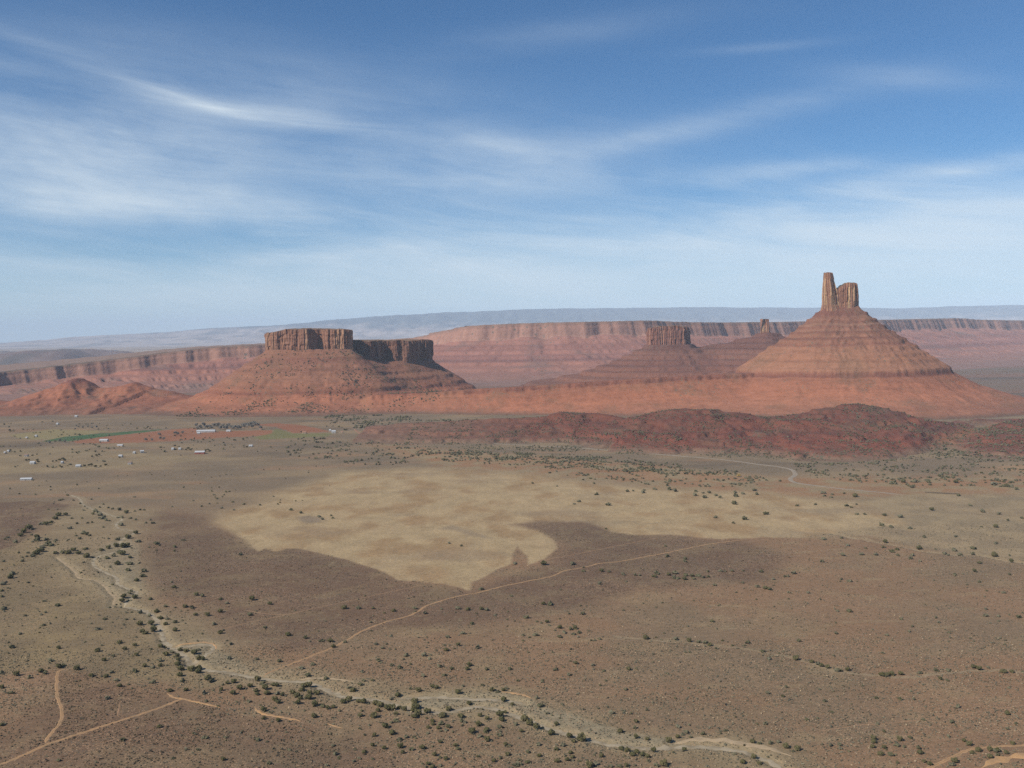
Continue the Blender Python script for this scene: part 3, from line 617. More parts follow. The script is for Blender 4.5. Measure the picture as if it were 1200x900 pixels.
# --- far canyon rims, swept along their edges
def rim(name, pts, zdrop, label, mat, seed, foot=2300, back=3000, step=11., side=-1, cliffh=115., cat='canyon rim'):
    P, t = resample(np.array([wp(*p) for p in pts]), step, 2)
    zt = P[:, 2]; Q = P[:, :2]
    K = max(3, int(500 / step)); ker = np.ones(2 * K + 1) / (2 * K + 1)
    Qs = np.stack([np.convolve(np.pad(Q[:, k], K, 'edge'), ker, 'valid') for k in (0, 1)], 1)
    tg = np.gradient(Qs, axis=0); tg /= np.linalg.norm(tg, axis=1)[:, None]; nn = np.stack([tg[:, 1], -tg[:, 0]], 1)   # towards the viewer's side
    dd = np.concatenate([-np.linspace(back, 60, 10) ** 1.0, np.linspace(-50, -4, 5), np.linspace(0, 46, 9), np.linspace(54, foot, 110)])
    frac = np.concatenate([np.zeros(15), np.linspace(0, 1, 9), np.ones(110)])
    big = 90 * fbm(t / 520, t * 0, 3, seed) + 40 * fbm(t / 170, t * 0, 3, seed + 1); fl = 3 * np.round(2.2 * fbm(t / 90, t * 0, 3, seed + 6)) / 2.2 + 3 * sstep(-.2, .5, fbm(t / 300, t * 0, 2, seed + 4)) * (np.abs(vnoise(t / 58, t * 0, seed + 2)) ** .8 - .4) + 4 * vnoise(t / 23, t * 0, seed + 3)
    rows = []; cols = []
    for d, f in zip(dd, frac):
        m = math.exp(-max(d - 46, 0) / 260.); off = big * (.35 + .65 * m) + fl * math.exp(-max(d - 46, 0) / 70.)
        x = Q[:, 0] + nn[:, 0] * (d + off); y = Q[:, 1] + nn[:, 1] * (d + off)
        ch = cliffh * (1 + .25 * fbm(t / 300, t * 0, 3, seed + 5))
        zc = zt - np.minimum(ch, zt * .75) * (f + .06 * math.sin(f * 9.4) * (1 - f))
        if d > 46:
            rem = zt - np.minimum(ch, zt * .75); q = (d - 46) / foot
            prof = np.interp(q, [0, .08, .2, .27, .42, .55, .75, 1.], [1, .80, .54, .47, .24, .12, .04, -.02])
            gul = ridged(t / 150 + 1.2 * fbm(t / 300, t * 0 + q * 3, 2, seed), t * 0 + q * 3.5, 3, seed + 9) * 8 * np.minimum(1, q * 8) * (1 - sstep(.4, .95, q)) + ridged(t / 44, t * 0 + q * 3, 2, seed + 12) * 4 * np.minimum(1, q * 10) * (1 - sstep(.4, .9, q))
            z = terrace(rem * prof + gul, 34, .55)
        else: z = zc + (4 * vnoise(t / 60, t * 0 + d / 60, seed + 7) if d <= 0 else 0)
        rows.append(np.stack([x, y, z * np.ones(len(t))], 1))
        if d < 0: c = np.tile((.15, .115, .085), (len(t), 1)) if d > -160 else np.tile((.27, .19, .15), (len(t), 1))
        elif d <= 46:
            s = vnoise(t / 50, t * 0 + f * .4, seed + 20); c = lerp((.36, .20, .145), (.385, .215, .155), sstep(.0, .5, s)); c = lerp(c, (.20, .115, .095), .35 * sstep(.1, .6, fbm(t / 60, t * 0 + f * .5, 3, seed + 22)))
            c = lerp((.24, .15, .11), c, min(1, f * 5))
        else:
            zz = z + 8 * fbm(t / 400, t * 0, 2, 3); c = np.stack([np.interp(zz, [0, 40, 90, 105, 125, 150, 190, 230, 300], v) for v in
                    ([.27, .33, .36, .24, .31, .36, .29, .37, .31], [.165, .165, .165, .115, .145, .17, .135, .175, .15], [.13, .12, .115, .09, .11, .125, .10, .125, .115])], -1)
            c = lerp(c, (.19, .14, .115), .5 * sstep(.1, .5, fbm(t / 260, t * 0 + q * 4, 3, seed + 30)))
        cols.append(c)
    me = raw_mesh(name, np.vstack(rows), grid_faces(len(dd), len(t))[:, ::-1], mat, np.vstack(cols))
    return tag(link(name, me), label, cat, None, 'structure')
rim('canyon_rim', [(360, 402, 10200), (430, 400, 9500), (495, 395, 8700), (512, 389, 8250), (530, 384.5, 8000), (560, 381, 7800), (620, 378.5, 7750), (700, 377, 7800), (760, 375.5, 8000), (800, 377.5, 8300), (850, 378, 8600), (950, 377, 9300),
                   (1030, 375, 10200), (1100, 374, 11200), (1125, 372.5, 11500), (1150, 375, 11900), (1200, 375.5, 12500), (1300, 376, 13800), (1420, 377, 15500)], 0,
    'long hazy red canyon rim behind the buttes', M_far, 101, foot=2300, step=11)
rim('canyon_rim', [(-230, 452, 5000), (-120, 446, 5400), (-50, 441, 5700), (0, 437, 5900), (60, 430, 6100), (130, 422, 6300), (200, 412.5, 6500), (250, 407, 6600), (312, 404, 6700), (400, 401, 6900), (480, 400, 7300)], 0,
    'lower canyon rim at far left dropping towards the river', M_far, 151, foot=1250, back=1000, step=9, cliffh=78)
# pale shelf just below the long rim, right of the mesa
# --- low red hills in front
def crest_field(crs, x, y, seed):
    out = np.full(x.shape, -5.)
    for P, wf, wb in crs:
        L = polylen(P); d, s = polydist(x, y, P); zc = np.interp(s, L, P[:, 2]); cy = np.interp(x, P[:, 0], P[:, 1])
        wob = 1 + .28 * fbm(s / 170, s * 0, 3, seed)
        q = np.where(y < cy, d / (wf * wob), d / (wb * wob)); q = np.clip(q, 0, 1.2)
        g = ridged(x / 80 + .8 * fbm(x / 130, y / 130, 3, 3), y / 160, 4, seed + 2)
        prof = np.interp(q, [0, .05, .12, .3, .6, 1, 1.2], [1, .97, .80, .55, .25, .0, -.06])
        endx = np.maximum(0, np.maximum(P[:, 0].min() - x, x - P[:, 0].max()))
        h = zc * prof + g * zc * .17 * np.clip(q * 6, 0, 1) * (1 - sstep(.6, 1.05, q)) - endx * .08
        out = smax(out, h, 8)
    return out - 6 * (1 - sstep(0, 10, out))
def cr(pts, wf, wb): return (np.array([wp(*p) for p in pts]), wf, wb)
FRONT = [cr([(425, 500, 3050), (470, 496.5, 3010), (520, 493, 2990), (560, 491, 2980), (600, 490, 2980), (640, 487, 2980), (655, 481, 2990), (690, 483, 2990), (712, 485, 2960), (740, 491, 2920)], 330, 190),
         cr([(725, 492, 2850), (745, 487, 2840), (775, 480, 2810), (800, 477.5, 2800), (830, 479, 2790), (860, 482, 2790), (888, 486, 2780), (905, 490, 2780)], 430, 190),
         cr([(880, 492, 2760), (905, 487, 2760), (930, 485, 2740), (955, 479, 2750), (975, 474.5, 2760), (1005, 472, 2780), (1030, 475, 2780), (1045, 480, 2780), (1065, 487, 2790), (1085, 491, 2800)], 540, 150),
         cr([(1075, 494, 2700), (1110, 493, 2720), (1150, 494, 2740), (1200, 492, 2760), (1260, 490, 2780), (1330, 490, 2780)], 520, 420),
         cr([(1090, 522, 2500), (1130, 516, 2500), (1180, 510, 2500), (1250, 506, 2500), (1330, 504, 2500)], 330, 220)]
def h_front(x, y):
    h = crest_field(FRONT, x, y, 201); h = h - 1.5 + 1.5 * ridged(x / 45, y / 45, 3, 9) * sstep(-3, 20, h) + (3.5 * fbm(x / 40, y / 40, 4, 7) + .8 * ridged(x / 14, y / 14, 2, 8)) * sstep(-3, 8, h)
    # the sandy draw between the last two hills
    d, s = polydist(x, y, G([(1050, 560), (1085, 548), (1100, 535), (1112, 520), (1140, 510), (1160, 500)])); h = np.where(h > -4, h - 22 * np.exp(-(d / 55) ** 2), h)
    return np.maximum(terrace(h * .96, 11, .85 * sstep(-.2, .25, fbm(x / 120, y / 120, 3, 4))), -4)
def c_front(x, y, z):
    c = rock_strata(z, x, y, [(-5, (.235, .115, .08)), (4, (.225, .10, .07)), (18, (.235, .085, .058)), (32, (.19, .075, .055)), (45, (.235, .09, .06)), (60, (.175, .070, .052)), (75, (.22, .09, .062)), (95, (.17, .07, .05))], 5)
    c = lerp(c, (.150, .105, .075), .06 + .5 * sstep(-.1, .4, fbm(x / 110, y / 110, 4, 33)))
    d, s = polydist(x, y, G([(1050, 560), (1085, 548), (1100, 535), (1112, 520), (1140, 510), (1160, 500)])); c = lerp(c, (.33, .165, .095), .8 * np.exp(-(d / 26) ** 2))
    xl = wp(640, 490, 2900)[0]; c = lerp(c, (.27, .185, .135), .55 * (1 - sstep(xl - 450, xl + 60, x + 120 * fbm(x / 150, y / 150, 3, 35))))
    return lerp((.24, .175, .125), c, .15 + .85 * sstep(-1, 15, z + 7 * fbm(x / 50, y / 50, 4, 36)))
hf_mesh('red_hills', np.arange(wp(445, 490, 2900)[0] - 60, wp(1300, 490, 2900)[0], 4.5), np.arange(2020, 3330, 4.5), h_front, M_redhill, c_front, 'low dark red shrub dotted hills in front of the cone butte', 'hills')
LEFTH = [cr([(-120, 462, 4400), (-30, 468, 4400), (10, 472, 4350), (30, 464, 4350), (50, 458, 4350), (66, 452, 4380), (82, 445, 4400), (92, 443, 4400), (104, 447, 4400), (116, 455, 4400), (135, 454, 4400), (150, 450, 4400), (158, 448, 4400),
             (168, 451, 4400), (182, 455, 4400), (205, 462, 4350), (235, 470, 4300), (260, 476, 4250)], 470, 420)]
def h_left(x, y):
    h = crest_field(LEFTH, x, y, 231) + 2 * fbm(x / 60, y / 60, 3, 7); return np.maximum(terrace(h, 22, .15), -4)
hf_mesh('red_hills', np.arange(wp(-140, 460, 4400)[0], wp(275, 470, 4300)[0], 6.), np.arange(3700, 5000, 7.), h_left, M_talus,
        lambda x, y, z: lerp(rock_strata(z, x, y, [(-5, (.25, .14, .10)), (30, (.36, .155, .10)), (70, (.42, .18, .11)), (100, (.36, .15, .095)), (115, (.22, .09, .07)), (140, (.26, .11, .08))], 9), (.20, .145, .11), .5 * sstep(.05, .4, fbm(x / 160, y / 160, 3, 19))),
        'small pointed red hills left of the mesa', 'hills')

# --- far country
def h_farhills(x, y):
    h = 330 * sstep(-.05, .6, fbm(x / 2600, y / 1900, 4, 301)) + 60 * fbm(x / 700, y / 700, 4, 305) - 60
    e = sstep(8500, 12000, y) * (1 - sstep(19000, 24000, y)) * (1 - sstep(-1500, 500, x)) ; return np.maximum(h * e - 25 + 10 * e, -8) * .62
hf_mesh('far_hills', np.linspace(-14000, 600, 380), np.linspace(8300, 24500, 260), h_farhills, M_mtn, lambda x, y, z: lerp((.17, .12, .105), (.115, .10, .09), sstep(-.2, .3, fbm(x / 900, y / 900, 3, 9))),
        'bluish low hills beyond the left rim', 'hills')
MT = np.array([wp(*p) for p in [(-500, 424, 46000), (-250, 414, 46000), (0, 402.5, 46500), (100, 394, 47000), (200, 388.5, 47000), (260, 384, 47000), (330, 380.5, 47500), (400, 374, 48000), (440, 370.5, 48000), (480, 368.5, 48500), (530, 365.5, 49000), (600, 363, 49500), (660, 361.5, 50000), (760, 360.5, 50000), (860, 360, 50000),
                                (960, 360.5, 50000), (1060, 361, 50000), (1130, 358.5, 50000), (1200, 357.5, 50000), (1400, 358, 50000), (1900, 362, 50000)]])
def h_mt(x, y):
    zc = np.interp(x, MT[:, 0], MT[:, 2]); cy = np.interp(x, MT[:, 0], MT[:, 1])
    zc = zc + 70 * fbm(x / 2600, x * 0, 4, 401)
    q = np.where(y < cy, (cy - y) / 11000, (y - cy) / 9000)
    g = 1.5 * ridged(x / 1700 + .5 * fbm(x / 4000, y / 4000, 2, 3), y / 5200, 4, 405)
    prof = np.interp(q, [0, .06, .25, .5, .8, 1.1], [1, .88, .55, .27, .09, -.03]); return np.maximum(zc * prof + g * zc * .14 * np.clip(q * 7, 0, 1) * (1 - sstep(.55, 1, q)), -20)
hf_mesh('distant_mountains', np.linspace(-44000, 58000, 1100), np.linspace(34500, 62000, 150), h_mt, M_mtn,
        lambda x, y, z: lerp(lerp((.34, .275, .235), (.19, .16, .14), sstep(-.1, .35, fbm(x / 1500, y / 1500, 4, 9))), (.07, .08, .08), sstep(380, 900, z + 420 * fbm(x / 1600, y / 1600, 4, 11))),
        'pale blue mountain wall along the horizon', 'mountains')

# ---------------------------------------------------------------- plants
M_leaf = plain_mat('juniper_foliage', (.080, .072, .030), .9, .35, .8)
M_leaf2 = plain_mat('juniper_foliage_warm', (.100, .086, .038), .9, .35, .8)
M_bark = plain_mat('juniper_bark', (.16, .11, .08), .9, .3, 2.)
M_sage = earth_mat('sage_tufts', n1=.05, a1=.15, n2=.7, a2=.35)
M_shrub = earth_mat('shrub_foliage', n1=.05, a1=.2, n2=.5, a2=.35)
M_twig = plain_mat('bare_twigs', (.215, .195, .165), .9, .3, .6)
M_yellow = plain_mat('yellow_leaves', (.42, .27, .05), .9, .3, .8)

def ico(sub=1):
    p = (1 + 5 ** .5) / 2
    V = [(-1, p, 0), (1, p, 0), (-1, -p, 0), (1, -p, 0), (0, -1, p), (0, 1, p), (0, -1, -p), (0, 1, -p), (p, 0, -1), (p, 0, 1), (-p, 0, -1), (-p, 0, 1)]
    Fc = [(0, 11, 5), (0, 5, 1), (0, 1, 7), (0, 7, 10), (0, 10, 11), (1, 5, 9), (5, 11, 4), (11, 10, 2), (10, 7, 6), (7, 1, 8), (3, 9, 4), (3, 4, 2), (3, 2, 6), (3, 6, 8), (3, 8, 9), (4, 9, 5), (2, 4, 11), (6, 2, 10), (8, 6, 7), (9, 8, 1)]
    V = [np.array(v, float) / np.linalg.norm(v) for v in V]
    for _ in range(sub):
        c = {}; N = []
        def mid(a, b):
            k = (min(a, b), max(a, b))
            if k not in c: m = V[a] + V[b]; V.append(m / np.linalg.norm(m)); c[k] = len(V) - 1
            return c[k]
        for a, b, d in Fc:
            x, y, z = mid(a, b), mid(b, d), mid(d, a); N += [(a, x, z), (b, y, x), (d, z, y), (x, y, z)]
        Fc = N
    return np.array(V), np.array(Fc)
ICO0 = ico(0); ICO1 = ico(1)
def leaves(r, n, lumps, size):
    """leaf sprays spread through a few overlapping lumps: (vertices, triangles)"""
    V = []; 
    for i in range(n):
        c, rad = lumps[i % len(lumps)]
        d = r.normal(size=3); d /= np.linalg.norm(d); q = np.array(c) + d * rad * r.uniform(.55, 1.08) ** 1.0 * np.array([1, 1, .9])
        q[2] = max(q[2], .03)
        a = r.normal(size=3); a /= np.linalg.norm(a); b = np.cross(a, d + .4 * r.normal(size=3)); b /= np.linalg.norm(b) + 1e-6
        s = size * r.uniform(.6, 1.4); V += [q + a * s, q - a * s * .6 + b * s * .7, q - a * s * .5 - b * s * .8]
    V = np.array(V); return V, np.arange(len(V)).reshape(-1, 3)
def lump_set(r, n=7, spread=.27, h=.36):
    return [((0, 0, h), .33)] + [((math.cos(a) * spread * r.uniform(.6, 1.2), math.sin(a) * spread * r.uniform(.6, 1.2), h * r.uniform(.55, 1.35)), r.uniform(.16, .26)) for a in np.linspace(0, 6.28, n, endpoint=False) + r.uniform(0, 1)]
def trunk_mesh(name, r, h, rad, mat, limbs=4, reach=.25):
    V = []; Fc = []
    def tube(a, b, r0, r1, k=6):
        a = np.array(a, float); b = np.array(b, float); d = b - a; d /= np.linalg.norm(d); u = np.cross(d, (0.3, .9, .1)); u /= np.linalg.norm(u); v = np.cross(d, u); n0 = len(V)
        for p, rr in ((a, r0), (b, r1)):
            for j in range(k):
                t = 2 * math.pi * j / k; V.append(p + (u * math.cos(t) + v * math.sin(t)) * rr)
        for j in range(k): Fc.append((n0 + j, n0 + (j + 1) % k, n0 + k + (j + 1) % k, n0 + k + j))
    top = (r.uniform(-.04, .04), r.uniform(-.04, .04), h * .6); tube((0, 0, -.1), top, rad, rad * .6)
    for i in range(limbs):
        a = 6.28 * i / limbs + r.uniform(0, 1); tube(top, (math.cos(a) * reach, math.sin(a) * reach, h * r.uniform(.9, 1.3)), rad * .5, rad * .15)
    return raw_mesh(name, V, Fc, mat)
def make_juniper(i):
    r = np.random.default_rng(100 + i); L = lump_set(r, 6 + i % 3); Vc, Fc = [], []; n = 0
    for c, rad in L:              # inner mass of foliage, rough
        v = ICO1[0] * rad * .86 * (1 + .22 * r.normal(size=(len(ICO1[0]), 1))) + np.array(c); v[:, 2] = np.maximum(v[:, 2], .03); Vc.append(v); Fc.append(ICO1[1] + n); n += len(v)
    v, f = leaves(r, 420, L, .055); Vc.append(v); Fc.append(f + n)
    crown = raw_mesh('crown', np.vstack(Vc), np.vstack(Fc), M_leaf if i % 2 else M_leaf2, tri=True, smooth=False)
    return crown, trunk_mesh('trunk', r, .3, .05, M_bark)
JUN = [make_juniper(i) for i in range(6)]

# junipers read off the photograph: tile corner, then (x, y, size) at five times the photo's scale
TILES = {
(0, 560): [(490,190),(535,125),(365,125),(350,130),(585,215,30),(600,235,26),(620,245,24),(575,200,26),(740,200,32),(700,185,24),(635,175),(660,182),(585,172),(845,187),(820,187),(790,195),(715,230,24),(690,232),(765,235),(795,245),(855,262),(895,262,24),(880,245),(710,272,28),(605,287),(640,250),(325,235,40),(345,215,40),(385,215,32),(270,268,40),(240,268,25),(170,290,48),(140,315,40),(120,335,40),(30,360),(215,345,40),(185,335),(190,375),(220,365,30),(285,385,42),(270,360,25),(330,365),(240,425,48),(215,440,46),(130,485,25),(130,465),(110,440),(320,375),(60,580,40),(70,560,30),(20,620,30),(45,645),(8,660,25),(10,695,20),(20,770,28),(25,785),(410,293,25),(450,265),(420,237),(515,262),(540,260),(505,325,36),(490,320,28),(445,337),(465,355,22),(400,362),(525,335,20),(500,415,25),(595,420,25),(635,355),(430,420,38),(400,435,46),(370,437,30),(325,440,25),(460,440,38),(510,457,44),(635,407,32),(680,395,38),(720,395,46),(745,390,38),(750,345,42),(795,320,35),(810,372,25),(690,355,28),(770,410),(665,455,25),(630,468,25),(720,440,48),(700,435,30),(760,462,28),(690,500,40),(760,500,30),(815,498,15),(750,538,30),(845,543,30),(840,575,28),(800,600,34),(475,552),(490,493),(575,555),(645,520),(660,625),(770,662,20),(725,695,42),(790,697,46),(757,677,20),(715,718,36),(750,713,20),(645,757),(675,757),(710,758),(880,708,28),(1020,640,34),(1005,612),(1150,682,33),(1187,690,28),(920,385,28),(935,395),(910,380),(1025,402,22),(1022,425,15),(1065,365),(1080,365),(165,610,20),(265,725),(340,750,25),(240,803),(265,790),(615,827,22),(255,863,22),(740,790),(770,787),(825,787,28),(875,797,22),(920,777,38),(940,815,38),(980,825,20),(970,853,32),(1025,842,30),(1083,750,34),(1125,755,30),(1145,797,32),(1060,778),(970,750,22),(1025,757),(740,830),(785,828),(725,860),(820,853,46),(885,850,46),(900,885,50),(1025,890,36),(575,885,28),(150,810),(395,100),(430,130,14),(470,150),(480,235,14),(560,195,22),(545,210,22),(610,225,18),(20,490,18),(90,375,24),(45,350,20),(300,260,24),(190,300,22),(155,460,18),(165,440,16),(250,405,26),(265,395,22),(300,395,24),(195,455,26)],
(0, 720): [(118,113,24),(72,190,30),(50,165),(343,193,32),(570,207,40),(700,160,38),(610,265,34),(730,197,35),(790,177,33),(800,235,33),(795,130),(835,100,38),(855,108,30),(885,203),(665,240,22),(595,178),(295,268,28),(285,310),(345,303,44),(370,295,25),(450,315,46),(240,328,38),(262,342,28),(97,348,44),(172,366,28),(8,338,30),(10,425,34),(62,460,30),(535,358,40),(622,362,37),(655,340,22),(683,385,28),(700,418,38),(775,435),(755,412),(465,422),(632,492,28),(848,303,31),(900,312,24),(938,270,28),(790,333,30),(940,300,33),(980,300),(898,400,30),(933,658,36),(718,738,28),(345,858,26),(1018,845,22),(1160,795,22),(565,872),(10,650,34),(1190,722,25),(995,447,35),(1090,442,34),(940,183,36),(965,182,22),(972,232,38),(1008,215,30),(1055,198,32),(1090,205,38),(1138,222,46),(1165,205,20),(1040,238,36),(1045,265,36),(1165,250,38),(1190,260,34),(1040,290,46),(1060,318,45),(1055,355,42),(1072,390,28),(1120,320,52),(1160,335,52),(1165,308,50),(935,150),(1170,385),(1195,460,30)],
(240, 720): [(55,55,26),(90,105,36),(108,92),(130,152),(152,170,26),(143,257,30),(307,262,22),(438,272,28),(350,75,28),(485,116,42),(588,135,29),(683,152,26),(735,150,42),(755,185,33),(822,158,20),(615,157),(345,235),(565,315,28),(632,292,24),(608,357,30),(710,372,28),(932,382,24),(912,405,26),(845,425,24),(870,438,46),(982,380,20),(922,332,20),(860,265),(1003,170,22),(1040,195,22),(1065,170),(1115,200),(1018,267,29),(1035,278),(1095,292,28),(1140,305,27),(1165,260),(1180,237,28),(1130,460,42),(1090,487,20),(20,375,50),(40,390,30),(132,402,33),(170,395,40),(205,430,46),(265,418,40),(97,442,31),(165,460,42),(240,435),(310,378,46),(340,405,30),(355,430,46),(400,410,34),(420,415,38),(365,460,46),(300,445,30),(305,465,35),(425,465,28),(455,470,34),(410,495,44),(430,510,42),(515,455,38),(540,470,50),(570,440,42),(580,415,46),(610,410,48),(560,490,34),(545,515,44),(525,515),(615,460,38),(610,485,50),(655,457,46),(645,525,50),(690,535,30),(720,545,35),(755,540,34),(810,510,46),(845,495,46),(900,505,38),(930,510,46),(960,520),(1000,515,46),(1030,525,54),(1070,545,54),(1100,545,46),(1140,535,38),(1170,550,38),(1015,560,33),(912,587,37),(990,590,50),(1120,578,33),(790,562,22),(345,555,46),(345,607,33),(640,593,42),(430,620,34),(258,510,24),(405,548),(1057,652,50),(1025,630),(1100,690,50),(1120,620,30),(905,663),(995,705,33),(983,763,35),(1050,780,33),(935,800,35),(1145,770,48),(1180,715,28),(1160,808,32),(1140,732,30),(765,812,30),(312,735,29),(108,848,32),(378,870,29),(8,720,25),(787,830)],
(480, 720): [(500,5),(685,15,28),(365,50,29),(315,108,28),(222,130,24),(50,133),(105,163),(285,175,34),(260,200),(215,205,35),(155,208),(203,180),(398,190,30),(85,235,27),(117,257,24),(125,235),(177,300,30),(350,292,41),(338,317,31),(247,315,24),(450,320,27),(5,285,20),(80,355,29),(205,352,24),(585,322,26),(745,40),(770,48),(805,40,31),(880,72,34),(850,90),(905,103,26),(820,62),(945,82,28),(968,75,28),(960,112,22),(993,102,26),(665,117,22),(740,117,27),(880,128,26),(702,130),(665,150),(1063,150),(1085,150),(1113,140,22),(838,222),(855,325,29),(933,355,24),(973,287,31),(1000,270),(900,310),(1075,300,24),(1140,333,20),(633,388,22),(780,397,20),(885,380),(50,437,44),(135,418,35),(158,423,35),(5,430,20),(285,450,45),(312,415,22),(425,413,22),(482,440,37),(517,452,27),(550,443,33),(570,435,20),(553,490,44),(347,514,38),(603,523,31),(747,488,27),(768,535,30),(893,527),(807,577,25),(880,607),(860,640,37),(30,500,50),(35,530,60),(20,555,38),(228,544,42),(105,555,54),(195,588,58),(50,575,52),(30,595,46),(100,605),(300,595,44),(305,625,30),(325,632,25),(135,620,34),(135,640,31),(185,640,30),(168,663,35),(110,660,33),(228,657,37),(212,677,24),(413,590,35),(455,608,34),(530,585,56),(560,562,31),(538,615,44),(405,642,50),(365,685,52),(412,714,28),(455,675,42),(445,690,30),(455,735,42),(528,660,30),(525,710,28),(530,685),(675,600,58),(705,635,54),(742,658,50),(623,642,26),(655,682,33),(833,695,52),(935,705,52),(1005,725,66),(960,745,34),(1020,735,30),(790,735),(755,765,30),(898,768,30),(860,792,30),(945,810,35),(955,838,31),(925,853,35),(760,830,38),(697,810,26),(865,860,40),(993,862),(1055,885,54),(1090,880,30),(1125,833,33),(1180,888,30),(268,765,35),(283,787,26),(75,780,44),(180,747,34),(148,823,35),(212,845,35),(110,875,35),(75,877),(135,893,38),(180,885,28),(10,790,28),(105,697,20),(495,858,35),(465,885,20),(575,820,35),(563,760,33),(623,885,31),(695,866,28),(640,855),(655,880,20),(1185,582,30),(637,728)],
(720, 720): [(183,132,44),(245,130),(358,142,26),(437,151,35),(492,157,26),(532,162,28),(557,177,32),(595,198,20),(632,153),(780,163,26),(690,180),(868,214,30),(907,257,26),(1062,255,44),(1157,273,35),(1190,285,28),(965,227),(83,322,34),(130,322),(65,441,24),(57,571,24),(190,563,20),(127,629,32),(120,667,26),(33,686,41),(127,720,38),(192,730,34),(318,740,45),(370,661,28),(370,718,34),(400,702,28),(422,693,26),(449,720,20),(522,702,28),(652,682,22),(885,642,28),(898,459,24),(1008,424,20),(987,479,20),(1080,152,24),(808,745,40),(850,758,20),(915,754,28),(960,750,24),(1005,775,45),(1073,787,45),(818,828,43),(752,864,43),(848,870,35),(410,790,34),(230,797,42),(705,817,20),(42,790,42),(75,800,42),(105,820,44),(130,808,40),(165,820,44),(195,833,36),(290,875,56),(70,885,32),(30,888,30),(120,885),(245,885,30),(573,40,20),(430,66),(358,493),(1128,621,22),(1190,612),(60,830),(200,858,24)],
(960, 720): [(12,295,34),(48,305,32),(108,325,30),(125,325,22),(166,320,36),(370,350,46),(395,350,44),(425,345,40),(478,343,36),(590,338,27),(683,325,28),(757,327,26),(905,308,36),(938,318,38),(990,312,22),(1080,333,46),(1130,335,33),(1192,338),(710,373,32),(750,383,20),(335,484,24),(473,489,26),(553,489,18),(30,507,22),(810,537,28),(1100,578,38),(775,627,30),(612,615,22),(1103,668,22),(850,737,32),(878,757,43),(933,794,43),(897,810,35),(1133,753,34),(1000,790,41),(1000,832,44),(1045,795,44),(1030,800,30),(1095,810,33),(1047,822,24),(318,730,44),(320,750,36),(313,777,36),(380,783,34),(360,818,45),(418,826,30),(458,770,30),(472,733,42),(533,723,26),(380,685,24),(120,768,28),(125,790,22),(64,770,26),(342,640,22),(235,633),(18,765),(590,810,45),(580,782,26),(615,860,34),(645,875,38),(795,857,50),(780,880,30),(448,825,16),(497,777,20),(417,752,20),(510,690),(758,713,20),(812,793,18),(98,112,20),(397,124,20),(760,110,20),(480,28,18),(545,70,18),(700,45,20),(372,224,18),(975,5,28),(1168,15,26),(1050,38),(527,102,18),(85,238,16)],
(240, 560): [(278,710,40),(382,737,34),(90,710,24),(130,733,24),(90,780,36),(15,800,36),(265,802,28),(55,856,28),(350,876,30),(110,890,22),(818,760,40),(900,762,30),(985,762,20),(1052,788,16),(1107,775,32),(972,845),(208,447,22),(505,186,20),(562,204,22),(670,227,22),(688,241,22),(750,235),(740,220),(228,152),(98,175),(170,185),(72,120)],
(480, 560): [(785,498,44),(957,501,30),(1020,523,16),(1018,545,20),(1125,543,33),(1168,550,20),(1112,619,26),(418,651,26),(597,693,18),(617,500,26),(32,762,24),(32,780,16),(282,765,28),(343,770,32),(420,767,32),(453,774,26),(495,803,30),(90,790,28),(785,735,32),(823,738,29),(688,815,28),(1015,792,28),(935,795),(1163,157,28),(992,137,22),(1095,97,20),(963,153),(863,45),(720,28),(1018,8,16),(1080,30),(1150,297),(232,382),(303,398),(885,655),(70,720),(187,768)],
(720, 560): [(235,65,20),(322,65,30),(355,73,30),(165,85,26),(175,72),(110,75),(75,77,22),(470,100,28),(478,78,22),(525,112,28),(520,88),(555,85,24),(620,113,24),(705,85,22),(710,105,26),(752,92,24),(820,72,24),(832,95,20),(595,101,22),(703,149,30),(762,239,28),(887,209,28),(593,231,20),(697,261,18),(1070,160,20),(1178,152,20),(415,470,24),(413,485,24),(310,457,24),(300,397),(50,565,26),(120,568,22),(148,570,18),(245,555,26),(232,577,28),(255,562,20),(318,565,32),(355,557,30),(350,585,30),(372,590,22),(418,570,26),(410,592,35),(455,573,26),(465,592,22),(492,572,28),(520,583,24),(550,580,20),(548,548,18),(622,545,24),(650,548,16),(688,545,20),(755,543,14),(860,547,24),(883,645,36),(908,652,28),(836,637,26),(752,615,20),(587,632,18),(1050,555,28),(1015,572,20),(997,575,16),(933,592,18),(1022,673,18),(1135,673,18),(572,842,22),(280,732),(52,773),(70,608)],
(960, 560): [(22,85,28),(75,95,20),(70,110,22),(30,103,20),(160,160,22),(187,169,16),(218,153,14),(210,104,36),(145,90),(220,211,20),(265,211,18),(382,215,24),(476,226,28),(658,184,34),(815,102,22),(885,161,20),(958,198,28),(1052,211,24),(1105,250,18),(1187,235,18),(1035,285,34),(950,287),(366,275,28),(420,284,24),(532,293,24),(613,343,24),(797,342,22),(388,373,32),(25,358,26),(130,351,20),(588,411,38),(683,418),(790,422,28),(735,438,26),(827,445,28),(900,410,30),(898,440,24),(1035,382,24),(1025,452,42),(1115,452,20),(1126,488,32),(425,432,28),(458,420,24),(376,406,22),(462,455,20),(535,472,26),(248,447,24),(138,452,22),(165,395,26),(335,450,24),(910,545,32),(938,497,28),(793,565,22),(936,608,20),(1115,565,20),(15,488,26),(130,591,20),(180,602,24),(178,781,28),(105,779,18),(545,455,22),(590,488,18),(273,413),(975,802,28),(975,767,20),(1082,670,22),(1168,815,24),(1053,808,18),(980,660),(480,828,16),(700,847,18),(685,820,16),(1155,65,22),(1097,44,36),(1020,38,28),(800,22,36),(495,18,34),(755,450,20),(640,20,30),(560,20,26),(540,50,26),(832,45,16)]}
bush = []
